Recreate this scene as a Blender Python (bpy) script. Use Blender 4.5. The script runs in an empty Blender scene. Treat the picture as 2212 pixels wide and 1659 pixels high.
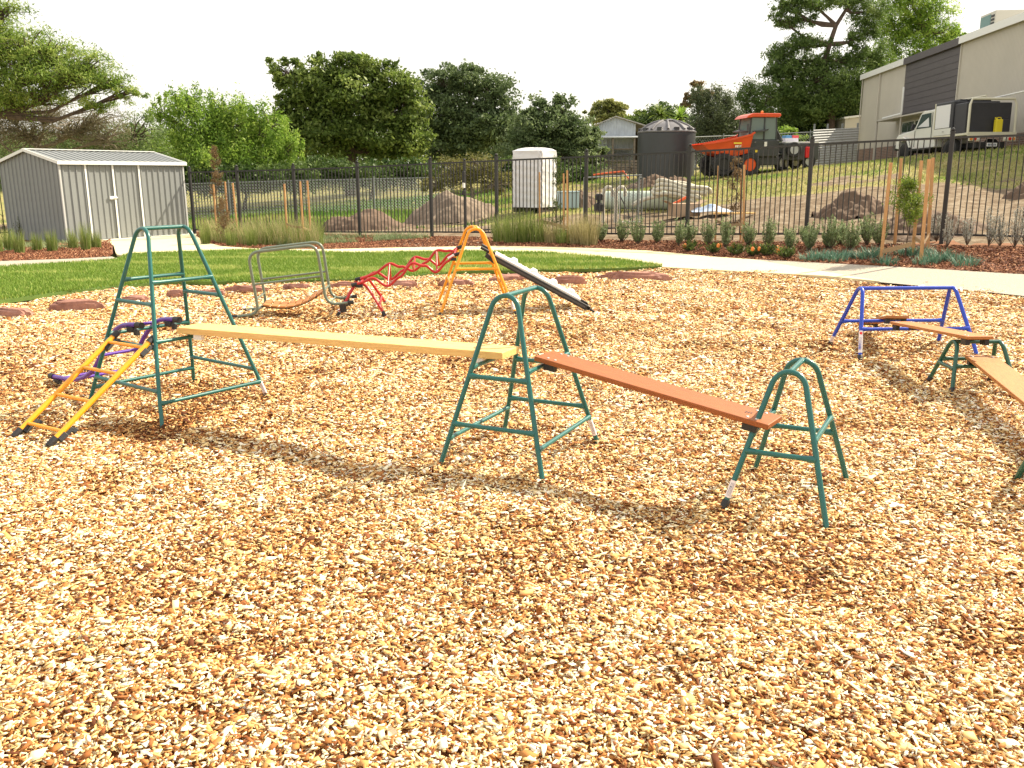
import bpy, math, random
import numpy as np
from math import sin, cos, pi, radians
from mathutils import Vector, Matrix
rng = np.random.default_rng(7); random.seed(7)
SC = bpy.context.scene; C = SC.collection

# ------------------------------------------------------------ camera, world, sun, exposure
FPX, PITCH, ROLL, EYE = 1910.0, radians(13.2), radians(0.3), 1.5      # focal length in pixels of a 2212 px wide picture
Fv = np.array([0, cos(PITCH), -sin(PITCH)]); R0 = np.array([1., 0, 0]); U0 = np.array([0, sin(PITCH), cos(PITCH)])
Rv = cos(ROLL)*R0 - sin(ROLL)*U0; Uv = sin(ROLL)*R0 + cos(ROLL)*U0
cam = bpy.data.cameras.new('camera'); cam.sensor_width = 36; cam.lens = 36*FPX/2212; cam.clip_end = 2000; cam.clip_start = .05
camo = bpy.data.objects.new('camera', cam); C.objects.link(camo)
camo.matrix_world = Matrix(((Rv[0], Uv[0], -Fv[0], 0), (Rv[1], Uv[1], -Fv[1], 0), (Rv[2], Uv[2], -Fv[2], EYE), (0, 0, 0, 1)))
SC.camera = camo
SUN = Vector((.98, .56, 1.0)).normalized()
w = bpy.data.worlds.new('World'); SC.world = w; w.use_nodes = True
nt = w.node_tree; bg = nt.nodes['Background']
sky = nt.nodes.new('ShaderNodeTexSky'); sky.sky_type = 'NISHITA'; sky.sun_disc = False
sky.sun_elevation = math.asin(SUN.z); sky.sun_rotation = math.atan2(SUN.x, SUN.y)
sky.air_density = 1.0; sky.dust_density = 3.5; sky.ozone_density = 1.0
mx = nt.nodes.new('ShaderNodeMixRGB'); mx.inputs[0].default_value = .72; mx.inputs[2].default_value = (9.4, 8.9, 8.0, 1)   # thin high cloud over the blue
nt.links.new(sky.outputs[0], mx.inputs[1]); nt.links.new(mx.outputs[0], bg.inputs[0]); bg.inputs[1].default_value = .085
sl = bpy.data.lights.new('sun', 'SUN'); sl.energy = 5.0; sl.angle = radians(.6); sl.color = (1, .885, .68)
so = bpy.data.objects.new('sun', sl); C.objects.link(so); so.rotation_euler = SUN.to_track_quat('Z', 'Y').to_euler()
SC.view_settings.view_transform = 'Standard'; SC.view_settings.look = 'None'; SC.view_settings.gamma = 1
SC.view_settings.exposure = 0.95
SC.cycles.max_bounces = 6; SC.cycles.transparent_max_bounces = 8; SC.cycles.sample_clamp_indirect = 8

# ------------------------------------------------------------ measuring helpers: where a thing of the photo stands in the world
def ray(px, py):
    return Fv + ((px-1106)/FPX)*Rv - ((py-829.5)/FPX)*Uv
def at(px, py, Y):
    d = ray(px, py); return np.array([0, 0, EYE]) + d*(Y/d[1])
def gp(px, py, z=0.):
    d = ray(px, py); return np.array([0, 0, EYE]) + d*((z-EYE)/d[2])
def proj(P):
    v = np.asarray(P, float) - np.array([0, 0, EYE]); d = v@Fv
    return 1106+FPX*(v@Rv)/d, 829.5-FPX*(v@Uv)/d
CP = []
for x, y in [(-20, 2), (-10, 2), (0, 2), (10, 2), (20, 0), (-14, 8), (-8, 7), (0, 7), (7, 7), (14, 6), (-15, 14), (-9, 13), (-4, 13), (1, 12.5), (5, 11.5), (10, 9.5), (-12, 18), (-6, 17.5), (-2, 17), (2, 15), (-20, 20), (-10.6, 21.5), (-8.8, 24.4)]:
    CP.append((x, y, 0))
CP += [(-9.8, 27.4, -.1), (-5.5, 24.5, 0), (-2, 22.1, .05), (-.7, 21.3, .09), (1.65, 19.6, .15), (3.66, 18.3, .21), (5.64, 16.7, .28), (7.5, 15.2, .32), (10, 13.6, .33), (14, 11, .35), (5.4, 14.4, .12), (7.5, 12.5, .14), (-20, 34, -.3), (-30, 45, -.4),
       (-14.5, 40, -.3), (-9, 40, 0), (-4, 40, .05), (-4.3, 27, .05), (-2.1, 28, .1), (.7, 27, .5), (2.7, 24, .26), (4.4, 26, .52), (7.6, 44, 1.5), (10.3, 40, 1.5), (13, 42, 1.8), (17.4, 48, 2.03), (21.8, 56, 2.4), (17, 34, 2.38), (16.5, 37.5, 2.2), (19.5, 33, 2.55), (21, 24, 2.3),
       (9, 22, .93), (13, 22, 1.1), (17, 22, 1.6), (10, 30, 1.3), (6, 34, 1.0), (0, 45, .9), (0, 80, 1.6), (-30, 80, -.2), (30, 90, 3), (60, 60, 3), (-70, 60, -.3), (60, 10, 1.5), (-70, 0, 0), (0, 140, 2), (70, 140, 3), (-90, 140, 0), (0, -40, 0), (60, -40, 0), (-60, -40, 0)]
CP = np.array(CP, float)
def _phi(d2): return np.where(d2 > 1e-9, .5*d2*np.log(np.maximum(d2, 1e-9)), 0)
n_ = len(CP); d2 = ((CP[:, None, :2]-CP[None, :, :2])**2).sum(-1); A_ = np.zeros((n_+3, n_+3)); A_[:n_, :n_] = _phi(d2) + np.eye(n_)*.3
A_[:n_, n_] = 1; A_[:n_, n_+1:] = CP[:, :2]; A_[n_:, :n_] = A_[:n_, n_:].T
W_ = np.linalg.solve(A_, np.concatenate([CP[:, 2], np.zeros(3)]))
def terr(x, y):
    x = np.asarray(x, float); y = np.asarray(y, float); sh = x.shape; x = x.ravel(); y = y.ravel(); out = np.empty(len(x))
    for i in range(0, len(x), 20000):
        a = x[i:i+20000]; b = y[i:i+20000]
        q = (a[:, None]-CP[None, :, 0])**2 + (b[:, None]-CP[None, :, 1])**2
        out[i:i+20000] = _phi(q)@W_[:n_] + W_[n_] + W_[n_+1]*a + W_[n_+2]*b
    # the play area itself is level
    s = -(y-20.75+.684*x)/1.21           # metres in front of the boundary fence
    k = np.clip((9.0-s)/6.0, 0, 1); k = k*k*(3-2*k)
    out = np.clip(out, -.6, 3.6)*k
    return out.reshape(sh)
def T(x, y): return float(terr(np.array([x]), np.array([y]))[0])
def G(px, py):
    z = 0.
    for _ in range(40):
        P = gp(px, py, z); zn = T(P[0], P[1]); z += .5*(zn-z)
    return gp(px, py, z)
def vnoise(x, y, s=1., seed=0):
    x = np.asarray(x)*s; y = np.asarray(y)*s; xi = np.floor(x).astype(int); yi = np.floor(y).astype(int); fx = x-xi; fy = y-yi
    fx = fx*fx*(3-2*fx); fy = fy*fy*(3-2*fy)
    def h(a, b):
        n = (a*374761393 + b*668265263 + seed*974634777) & 0x7fffffff
        n = ((n ^ (n >> 13))*1274126177) & 0x7fffffff
        return ((n ^ (n >> 16)) & 0xffff)/65535.
    return (h(xi, yi)*(1-fx)+h(xi+1, yi)*fx)*(1-fy)+(h(xi, yi+1)*(1-fx)+h(xi+1, yi+1)*fx)*fy
FEETQ = [(-2.301, 5.929, -.641, .433, .412), (.053, 4.743, -.455, .298, .390), (1.337, 4.060, -.484, .227, .334), (3.39, 7.567, -1.552, .345, .498), (3.332, 6.233, -1.614, .197, .226), (-.423, 10.231, .108, .424, .466)]
FEET = [(x+a*la*cos(w_)-b*lb*sin(w_), y+a*la*sin(w_)+b*lb*cos(w_)) for x, y, w_, la, lb in FEETQ for a in (-1, 1) for b in (-1, 1)]
def footz(x, y):
    o = np.zeros_like(np.asarray(x, float))
    for fx_, fy_ in FEET:
        r2 = (x-fx_)**2+(y-fy_)**2; o = o + .020*np.exp(-r2/.0042)*(r2 < .05) + .010*np.exp(-(np.sqrt(r2)-.13)**2/.002)*(r2 < .09)
    return o
def chipz(x, y):
    return (vnoise(x, y, 1.6, 3)-.5)*.05 + (vnoise(x, y, 4.5, 5)-.5)*.03 - .02*np.clip((vnoise(x, y, 1.9, 8)-.74)*6, 0, 1) + footz(x, y)

# ------------------------------------------------------------ materials
MATS = {}
def mat(name, col, rough=.6, metal=0, var=0., vscale=4., bump=0., bscale=40., spec=.5, coat=0., stretch=None, col2=None):
    if name in MATS: return MATS[name]
    m = bpy.data.materials.new(name); m.use_nodes = True; t = m.node_tree; b = t.nodes['Principled BSDF']
    b.inputs['Roughness'].default_value = rough; b.inputs['Metallic'].default_value = metal; b.inputs['Specular IOR Level'].default_value = spec
    b.inputs['Coat Weight'].default_value = coat
    c = (*col, 1)
    if var or col2:
        tc = t.nodes.new('ShaderNodeTexCoord'); mp = t.nodes.new('ShaderNodeMapping'); t.links.new(tc.outputs['Object'], mp.inputs[0])
        if stretch: mp.inputs['Scale'].default_value = stretch
        n = t.nodes.new('ShaderNodeTexNoise'); n.inputs['Scale'].default_value = vscale; n.inputs['Detail'].default_value = 6; n.inputs['Roughness'].default_value = .65
        t.links.new(mp.outputs[0], n.inputs['Vector'])
        r = t.nodes.new('ShaderNodeValToRGB'); t.links.new(n.outputs[0], r.inputs[0])
        lo = col2 if col2 else tuple(max(0, v*(1-var)) for v in col); hi = col if col2 else tuple(min(1, v*(1+var)) for v in col)
        r.color_ramp.elements[0].position = .32; r.color_ramp.elements[1].position = .68
        r.color_ramp.elements[0].color = (*lo, 1); r.color_ramp.elements[1].color = (*hi, 1)
        t.links.new(r.outputs[0], b.inputs['Base Color'])
    else: b.inputs['Base Color'].default_value = c
    if bump:
        tc = t.nodes.new('ShaderNodeTexCoord'); n = t.nodes.new('ShaderNodeTexNoise'); n.inputs['Scale'].default_value = bscale; n.inputs['Detail'].default_value = 5
        t.links.new(tc.outputs['Object'], n.inputs['Vector']); bp = t.nodes.new('ShaderNodeBump'); bp.inputs['Strength'].default_value = bump; bp.inputs['Distance'].default_value = .02
        t.links.new(n.outputs[0], bp.inputs['Height']); t.links.new(bp.outputs[0], b.inputs['Normal'])
    MATS[name] = m; return m
def tintmat(name, stops, rough=.7, transl=0., spec=.2):
    if name in MATS: return MATS[name]
    m = bpy.data.materials.new(name); m.use_nodes = True; t = m.node_tree; b = t.nodes['Principled BSDF']
    b.inputs['Roughness'].default_value = rough; b.inputs['Specular IOR Level'].default_value = spec
    a = t.nodes.new('ShaderNodeAttribute'); a.attribute_name = 'tint'
    r = t.nodes.new('ShaderNodeValToRGB'); t.links.new(a.outputs['Fac'], r.inputs[0])
    e = r.color_ramp.elements
    while len(e) < len(stops): e.new(.5)
    for i, (p_, c) in enumerate(stops): e[i].position = p_; e[i].color = (*c, 1)
    t.links.new(r.outputs[0], b.inputs['Base Color'])
    if transl:
        tr = t.nodes.new('ShaderNodeBsdfTranslucent'); t.links.new(r.outputs[0], tr.inputs[0]); ms = t.nodes.new('ShaderNodeMixShader'); ms.inputs[0].default_value = transl
        o = t.nodes['Material Output']; t.links.new(b.outputs[0], ms.inputs[1]); t.links.new(tr.outputs[0], ms.inputs[2]); t.links.new(ms.outputs[0], o.inputs[0])
    MATS[name] = m; return m
def wood(name, a, b, scale=9, rough=.6, bump=.25, axis=(1, 14, 14)):
    m = mat(name, a, rough, var=.01, vscale=scale, stretch=axis, col2=b, bump=0)
    t = m.node_tree; bs = t.nodes['Principled BSDF']; n = [q for q in t.nodes if q.type == 'TEX_NOISE'][0]; n.inputs['Detail'].default_value = 8; n.inputs['Distortion'].default_value = .6
    bp = t.nodes.new('ShaderNodeBump'); bp.inputs['Strength'].default_value = bump; bp.inputs['Distance'].default_value = .004
    t.links.new(n.outputs[0], bp.inputs['Height']); t.links.new(bp.outputs[0], bs.inputs['Normal']); return m

# ------------------------------------------------------------ mesh builder
class MB:
    def __init__(s): s.v = []; s.f = []; s.t = []; s.n = 0
    def add(s, V, F, tint=.5):
        V = [tuple(map(float, q)) for q in V]
        s.v += V; s.f += [tuple(i+s.n for i in f) for f in F]; s.t += [tint]*len(F); s.n += len(V); return s
    def box(s, c, d, R=None, top=None):
        x, y, z = (q/2 for q in d); tx, ty = top if top else (1, 1)
        P = [(-x, -y, -z), (x, -y, -z), (x, y, -z), (-x, y, -z), (-x*tx, -y*ty, z), (x*tx, -y*ty, z), (x*tx, y*ty, z), (-x*tx, y*ty, z)]
        if R is not None: P = [tuple(R@Vector(p)) for p in P]
        P = [(p[0]+c[0], p[1]+c[1], p[2]+c[2]) for p in P]
        return s.add(P, [(0, 3, 2, 1), (4, 5, 6, 7), (0, 1, 5, 4), (1, 2, 6, 5), (2, 3, 7, 6), (3, 0, 4, 7)])
    def bx(s, x0, x1, y0, y1, z0, z1): return s.box(((x0+x1)/2, (y0+y1)/2, (z0+z1)/2), (x1-x0, y1-y0, z1-z0))
    def bar(s, a, b, w_, h_, up=(0, 0, 1)):
        a = Vector(a); b = Vector(b); d = b-a; L = d.length; d.normalize(); u = Vector(up); sd = d.cross(u)
        if sd.length < 1e-4: sd = d.cross(Vector((0, 1, 0)))
        sd.normalize(); u = sd.cross(d); R = Matrix((d, sd, u)).transposed()
        return s.box((a+b)/2, (L, w_, h_), R)
    def tube(s, pts, r, seg=10, caps=True, closed=False):
        P = [Vector(p) for p in pts]; n = len(P); rr = r if hasattr(r, '__len__') else [r]*n
        V = []; prev = None
        for i in range(n):
            if closed: d = P[(i+1) % n]-P[i-1]
            else: d = P[min(i+1, n-1)]-P[max(i-1, 0)]
            d.normalize()
            if prev is None:
                u = d.orthogonal().normalized()
            else: u = (prev - d*prev.dot(d)).normalized()
            prev = u; q = d.cross(u)
            for k in range(seg):
                a = 2*pi*k/seg; V.append(P[i]+(u*cos(a)+q*sin(a))*rr[i])
        F = []
        m = n if closed else n-1
        for i in range(m):
            for k in range(seg):
                a = i*seg+k; b = i*seg+(k+1) % seg; j = (i+1) % n; F.append((a, b, j*seg+(k+1) % seg, j*seg+k))
        if caps and not closed: F.append(tuple(range(seg-1, -1, -1))); F.append(tuple((n-1)*seg+k for k in range(seg)))
        return s.add(V, F)
    def cyl(s, a, b, r, r2=None, seg=14): return s.tube([a, b], [r, r if r2 is None else r2], seg)
    def lathe(s, prof, c=(0, 0, 0), seg=32, cap=True):
        V = []; F = []; n = len(prof)
        for r, z in prof:
            for k in range(seg): a = 2*pi*k/seg; V.append((c[0]+r*cos(a), c[1]+r*sin(a), c[2]+z))
        for i in range(n-1):
            for k in range(seg): F.append((i*seg+k, i*seg+(k+1) % seg, (i+1)*seg+(k+1) % seg, (i+1)*seg+k))
        if cap: F.append(tuple(range(seg-1, -1, -1))); F.append(tuple((n-1)*seg+k for k in range(seg)))
        return s.add(V, F)
    def prism(s, poly, y0, y1):       # polygon in x,z extruded along y
        n = len(poly); V = [(x, y0, z) for x, z in poly]+[(x, y1, z) for x, z in poly]
        F = [tuple(range(n)), tuple(range(2*n-1, n-1, -1))]+[(i, i+n, (i+1) % n+n, (i+1) % n) for i in range(n)]
        return s.add(V, F)
    def build(s, name, m, parent=None, smooth=True, bevel=0., label=None, world=False):
        me = bpy.data.meshes.new(name); V = s.v
        if parent is not None and world:
            M = (parent.matrix_basis if parent.parent is None else parent.parent.matrix_basis).inverted(); V = [tuple(M@Vector(v)) for v in V]
        me.from_pydata(V, [], s.f); me.materials.append(m)
        at_ = me.attributes.new('tint', 'FLOAT', 'FACE'); at_.data.foreach_set('value', s.t)
        if smooth: me.shade_smooth() if hasattr(me, 'shade_smooth') else None
        me.update(); o = bpy.data.objects.new(name, me); C.objects.link(o)
        if smooth: 
            try: me.set_sharp_from_angle(angle=radians(38))
            except Exception: pass
        if parent is not None: o.parent = parent
        if bevel:
            md = o.modifiers.new('bevel', 'BEVEL'); md.width = bevel; md.segments = 2; md.limit_method = 'ANGLE'; md.angle_limit = radians(40)
        if label: o['label'] = label
        return o
def big(name, V, F, tint, m, parent=None, smooth=False):
    me = bpy.data.meshes.new(name); nv = len(V); nf, k = F.shape
    me.vertices.add(nv); me.vertices.foreach_set('co', np.ascontiguousarray(V, dtype=np.float32).ravel())
    me.loops.add(nf*k); me.loops.foreach_set('vertex_index', np.ascontiguousarray(F, dtype=np.int32).ravel())
    me.polygons.add(nf); me.polygons.foreach_set('loop_start', np.arange(0, nf*k, k, dtype=np.int32))
    try: me.polygons.foreach_set('loop_total', np.full(nf, k, dtype=np.int32))
    except Exception: pass
    me.update(calc_edges=True)
    if tint is not None:
        a = me.attributes.new('tint', 'FLOAT', 'FACE'); a.data.foreach_set('value', np.ascontiguousarray(tint, dtype=np.float32))
    me.materials.append(m)
    if smooth: me.shade_smooth()
    o = bpy.data.objects.new(name, me); C.objects.link(o)
    if parent is not None: o.parent = parent
    return o
def tag(o, label=None, cat=None, group=None, kind=None):
    if label: o['label'] = label
    if cat: o['category'] = cat
    if group: o['group'] = group
    if kind: o['kind'] = kind
    return o
def thing(name, label, cat, loc=(0, 0, 0), rotz=0, group=None, rot=None):
    o = bpy.data.objects.new(name, None); C.objects.link(o); o.empty_display_size = .1
    o.location = tuple(float(q) for q in loc); o.rotation_euler = rot if rot else (0, 0, rotz)
    o.matrix_basis = Matrix.Translation(o.location) @ o.rotation_euler.to_matrix().to_4x4()
    tag(o, label, cat, group); return o
ORD = ['first', 'second', 'third', 'fourth', 'fifth', 'sixth', 'seventh', 'eighth', 'ninth', 'tenth', 'eleventh', 'twelfth', 'thirteenth', 'fourteenth', 'fifteenth', 'sixteenth', 'seventeenth', 'eighteenth', 'nineteenth', 'twentieth']

# ------------------------------------------------------------ ground sheets
def column_sheet(name, top, bot, dz, m, xs=None, nv=16, skirt=0., noise=0., world_fn=None):
    """ground sheet between two measured edges; edges are lists of measured points, resampled"""
    tx, ty = zip(*top); bx, by = zip(*bot)
    if xs is None: xs = np.linspace(max(tx[0], bx[0]), min(tx[-1], bx[-1]), 90)
    V = []; F = []
    Pa = [G(x, np.interp(x, tx, ty)) for x in xs]; Pb = [G(x, np.interp(x, bx, by)) for x in xs]
    for a, b in zip(Pa, Pb):
        for j in range(nv+1):
            s_ = j/nv; V.append([a[0]*(1-s_)+b[0]*s_, a[1]*(1-s_)+b[1]*s_, 0])
    V = np.array(V); V[:, 2] = terr(V[:, 0], V[:, 1])+dz
    if noise: V[:, 2] += (vnoise(V[:, 0], V[:, 1], 5, 9)-.5)*noise
    n = nv+1
    for i in range(len(xs)-1):
        for j in range(nv): a = i*n+j; F.append((a, a+1, a+n+1, a+n))
    V = V.tolist()
    if skirt:
        for edge in (0, nv):
            idx = [i*n+edge for i in range(len(xs))]; k0 = len(V)
            for i in idx: V.append([V[i][0], V[i][1], V[i][2]-skirt])
            for q in range(len(idx)-1):
                f = (idx[q], idx[q+1], k0+q+1, k0+q); F.append(f if edge == 0 else f[::-1])
    mb = MB(); mb.add(V, F); return tag(mb.build(name, m), kind='structure')

def ground_material():
    m = bpy.data.materials.new('ground'); m.use_nodes = True; t = m.node_tree; b = t.nodes['Principled BSDF']; b.inputs['Roughness'].default_value = .95; b.inputs['Specular IOR Level'].default_value = .1
    a = t.nodes.new('ShaderNodeAttribute'); a.attribute_name = 'dirt'; tc = t.nodes.new('ShaderNodeTexCoord')
    def nz(s, d=8):
        n = t.nodes.new('ShaderNodeTexNoise'); n.inputs['Scale'].default_value = s; n.inputs['Detail'].default_value = d; n.inputs['Roughness'].default_value = .7; t.links.new(tc.outputs['Object'], n.inputs['Vector']); return n
    def rp(src, st):
        r = t.nodes.new('ShaderNodeValToRGB'); t.links.new(src, r.inputs[0]); e = r.color_ramp.elements
        while len(e) < len(st): e.new(.5)
        for i, (p_, c) in enumerate(st): e[i].position = p_; e[i].color = (*c, 1)
        return r
    g = rp(nz(.9).outputs[0], [(.3, (.13, .18, .04)), (.5, (.26, .24, .09)), (.68, (.38, .30, .15))])
    d = rp(nz(3.).outputs[0], [(.3, (.10, .065, .04)), (.5, (.20, .15, .10)), (.7, (.34, .28, .21))])
    mm = t.nodes.new('ShaderNodeMixRGB'); n2 = nz(2.2)
    ad = t.nodes.new('ShaderNodeMath'); ad.operation = 'ADD'; t.links.new(a.outputs['Fac'], ad.inputs[0])
    sb = t.nodes.new('ShaderNodeMath'); sb.operation = 'SUBTRACT'; t.links.new(n2.outputs[0], sb.inputs[0]); sb.inputs[1].default_value = .5; t.links.new(sb.outputs[0], ad.inputs[1])
    st = t.nodes.new('ShaderNodeMapRange'); st.inputs[1].default_value = .4; st.inputs[2].default_value = .6; t.links.new(ad.outputs[0], st.inputs[0])
    t.links.new(st.outputs[0], mm.inputs[0]); t.links.new(g.outputs[0], mm.inputs[1]); t.links.new(d.outputs[0], mm.inputs[2]); t.links.new(mm.outputs[0], b.inputs['Base Color'])
    bp = t.nodes.new('ShaderNodeBump'); bp.inputs['Strength'].default_value = .6; bp.inputs['Distance'].default_value = .08; t.links.new(nz(5.).outputs[0], bp.inputs['Height']); t.links.new(bp.outputs[0], b.inputs['Normal'])
    return m
gxs = np.unique(np.concatenate([np.linspace(-160, -22, 24), np.arange(-22, 26, .3), np.linspace(26, 170, 24)]))
gys = np.unique(np.concatenate([np.linspace(-60, 10, 12), np.arange(10, 50, .3), np.linspace(50, 260, 36)]))
XX, YY = np.meshgrid(gxs, gys); ZZ = terr(XX, YY)
def dirtmask(x, y):
    t_ = (y-20.75+.684*x)/1.21       # metres beyond the fence
    wid = 2.4 + np.clip((x+1)*.85, 0, 7.5) + (vnoise(x, y, .35, 11)-.5)*2.5
    d = np.clip((wid-t_)/1.2+.5, 0, 1)*np.clip((t_+.9)/.6, 0, 1)
    d = np.maximum(d, np.exp(-((x+2)**2/6+(y-27)**2/4)))
    patch = np.clip((vnoise(x, y, .28, 21)+.5*vnoise(x, y, .9, 22)-.95)*4, 0, .75)*np.clip(t_/4, 0, 1)*np.clip((x+2)/5, 0, 1)
    return np.maximum(d, patch)
DM = dirtmask(XX, YY); t_f = (YY-20.75+.684*XX)/1.21
ZZ = ZZ + np.clip(t_f/1.5, 0, 1)*(DM*(.16*(vnoise(XX, YY, 1.1, 31)-.5)+.10*(vnoise(XX, YY, 2.8, 32)-.5)) + .05*(vnoise(XX, YY, .8, 33)-.5)) - .03 - .12*np.clip((-2.5-t_f)/2, 0, 1)
nx, ny = len(gxs), len(gys); ii = np.arange(nx*ny).reshape(ny, nx)
Fg = np.stack([ii[:-1, :-1], ii[:-1, 1:], ii[1:, 1:], ii[1:, :-1]], -1).reshape(-1, 4)
gr = big('ground', np.stack([XX, YY, ZZ], -1).reshape(-1, 3), Fg, None, ground_material(), smooth=True); tag(gr, kind='structure')
aa = gr.data.attributes.new('dirt', 'FLOAT', 'POINT'); aa.data.foreach_set('value', DM.ravel().astype(np.float32))

# edges measured on the ground (pixels of the 2212 px wide photograph)
lawn_n = [(-500, 735), (-150, 682), (0, 655), (150, 634), (350, 614), (560, 612), (800, 607), (1000, 590), (1200, 587), (1330, 584), (1432, 579), (1650, 590), (1900, 608), (2094, 626), (2212, 640), (2500, 680)]
lawn_f = [(-500, 640), (-150, 592), (0, 581), (150, 572), (262, 564), (264, 553), (400, 548), (538, 543), (768, 550), (1009, 546), (1178, 549), (1300, 559), (1400, 573), (1430, 578)]
bed_edge = [(-500, 615), (-150, 576), (0, 565), (150, 560), (230, 555), (244, 549), (247, 536), (249, 532)]
bed2_edge = [(425, 511), (440, 524), (480, 533.5), (551, 538.5), (700, 540), (850, 536.5), (1056, 533), (1207, 535.5), (1314, 539), (1398, 543), (1548, 557), (1622, 561), (1810, 571), (2000, 581), (2212, 594), (2500, 615)]
M_MULCHB = mat('mulch_base', (.13, .045, .022), .95, var=.5, vscale=30)
def shed_back(x): return 0
# concrete: from the shed down to the lawn, and the path along the bed
M_CONC = mat('cream_concrete', (.66, .58, .36), .85, var=.05, vscale=1.5, bump=.08, bscale=150)
M_GRAV = mat('exposed_gravel', (.50, .45, .37), .9, var=0, vscale=55, col2=(.26, .225, .18), bump=.5, bscale=90)
pad_top = [(236, 513), (330, 511), (425, 506)]
column_sheet('concrete_pad', [(200, 514), (425, 505)], [(200, 520), (236, 526), (249, 534), (250, 551), (262, 553), (400, 548.5), (425, 547.6)], .018, M_CONC, xs=np.linspace(205, 425, 60), skirt=.04)
xs_path = np.concatenate([np.linspace(425, 445, 6), np.linspace(450, 1622, 110), np.linspace(1630, 1900, 24)])
ptop = [(424, 505), (425.5, 511), (440, 524), (480, 533.5), (551, 538.5), (700, 540), (850, 536.5), (1056, 533), (1207, 535.5), (1314, 539), (1398, 543), (1548, 557), (1622, 562), (1701, 575), (1789, 590), (1900, 609.5)]
pbot = [(424, 548), (538, 543.5), (768, 550.5), (1009, 546.5), (1178, 549.5), (1300, 559.5), (1400, 573.5), (1432, 579), (1650, 591), (1780, 598), (1900, 610)]
column_sheet('concrete_path', ptop, pbot, .018, M_CONC, xs=xs_path, skirt=.05)
column_sheet('gravel_path', [(1548, 556), (1622, 561), (1810, 571), (2000, 581), (2212, 594), (2500, 615)], [(1548, 557), (1622, 566), (1701, 579), (1789, 593), (1900, 611), (1978, 618), (2094, 628), (2212, 641), (2500, 681)], .010, M_GRAV, xs=np.linspace(1548, 2500, 60))
column_sheet('gravel_strip', [(-500, 615), (-150, 576), (0, 565), (150, 560), (244, 555), (269, 566)], [(-500, 641), (-150, 593), (0, 582), (150, 573), (262, 569), (270, 568)], .010, M_GRAV, xs=np.linspace(-500, 268, 60), nv=6)
column_sheet('gravel_patch', [(870, 521), (920, 515), (1000, 513), (1060, 516), (1078, 520)], [(870, 535.5), (900, 534.5), (1078, 533)], .010, M_GRAV, xs=np.linspace(872, 1076, 30), nv=6)
M_LAWNB = mat('lawn_base', (.10, .17, .03), .95, var=.3, vscale=3)
column_sheet('lawn', lawn_f, lawn_n, .035, M_LAWNB, xs=np.linspace(-500, 1430, 120), skirt=.05, nv=24)
column_sheet('mulch_bed', [(-500, 560), (-150, 530), (0, 521), (120, 517), (236, 514)], [(-500, 615), (-150, 576), (0, 565), (150, 560), (230, 555), (244, 549)], .006, M_MULCHB, xs=np.concatenate([np.linspace(-500, 236, 50), [240, 244]]))
fence_front = [(413, 503), (640, 506), (870, 510), (1080, 514.5), (1270, 519), (1500, 522), (1807, 524), (2040, 532), (2212, 536), (2500, 545)]
column_sheet('mulch_border', fence_front, bed2_edge, .006, M_MULCHB, xs=np.linspace(425, 2500, 130), noise=.03)
M_CHIPB = mat('chip_base', (.22, .085, .03), .95, var=.5, vscale=40)
cx_ = np.arange(-13, 13, .14); cy_ = np.arange(-1.5, 16, .14); X2, Y2 = np.meshgrid(cx_, cy_); Z2 = terr(X2, Y2)+chipz(X2, Y2)*.6-.028
i2 = np.arange(X2.size).reshape(X2.shape)
sc_ = big('soft_fall_ground', np.stack([X2, Y2, Z2], -1).reshape(-1, 3), np.stack([i2[:-1, :-1], i2[:-1, 1:], i2[1:, 1:], i2[1:, :-1]], -1).reshape(-1, 4), None, M_CHIPB); tag(sc_, kind='structure')

# ------------------------------------------------------------ scattered chips (uncountable: one object)
def chips(x, y, z, L, Wd, Th, tilt, m, name, sides=True, tint=None, rng=rng):
    n = len(x); yaw = rng.uniform(0, 2*pi, n); st_ = np.where(rng.uniform(0, 1, n) < .13, 2.6, 1.); a = rng.normal(0, tilt, n)*st_; b = rng.normal(0, tilt, n)*st_; shr = rng.uniform(-.45, .45, n)
    cyw, syw = np.cos(yaw), np.sin(yaw)
    ex = np.stack([cyw*np.cos(a), syw*np.cos(a), np.sin(a)], -1)
    ey = np.stack([-syw*np.cos(b), cyw*np.cos(b), np.sin(b)], -1)
    ez = np.cross(ex, ey); ez /= np.linalg.norm(ez, axis=1)[:, None]
    c = np.stack([x, y, z], -1)
    k = []
    tp = rng.uniform(.30, 1.05, (n, 2))
    def cor(sx, sy, sz):
        q = tp[:, 0] if sx < 0 else tp[:, 1]
        jx = 1+rng.uniform(-.15, .15, n)
        return c + ex*(sx*L*jx+sy*Wd*shr)[:, None] + ey*(sy*Wd*q)[:, None] + ez*(sz*Th)[:, None]
    top = [cor(-.5, -.5, .5), cor(.5, -.5, .5), cor(.5, .5, .5), cor(-.5, .5, .5)]
    bot = [t_ - ez*Th[:, None] for t_ in top]
    V = np.stack(top+bot, 1).reshape(-1, 3)
    base = (np.arange(n)*8)[:, None]
    Q = [[0, 1, 2, 3], [0, 4, 5, 1], [1, 5, 6, 2], [2, 6, 7, 3], [3, 7, 4, 0]]
    F = np.concatenate([base+np.array(q)[None] for q in Q], 1).reshape(-1, 4)
    if tint is None: tint = rng.uniform(0, 1, n)
    return big(name, V, F, np.repeat(tint, 5), m)
M_CHIP = tintmat('wood_chip', [(0, (.11, .032, .010)), (.12, (.27, .09, .025)), (.30, (.48, .20, .055)), (.50, (.70, .42, .15)), (.68, (.85, .64, .30)), (.84, (.90, .80, .54)), (1, (.94, .91, .80))], rough=.75, spec=.25)
def in_chips(x, y):
    px, py = proj(np.stack([x, y, np.zeros_like(x)], -1)); lx, ly = zip(*lawn_n)
    return (py > np.interp(px, lx, ly)) | (y < 3)
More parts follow.
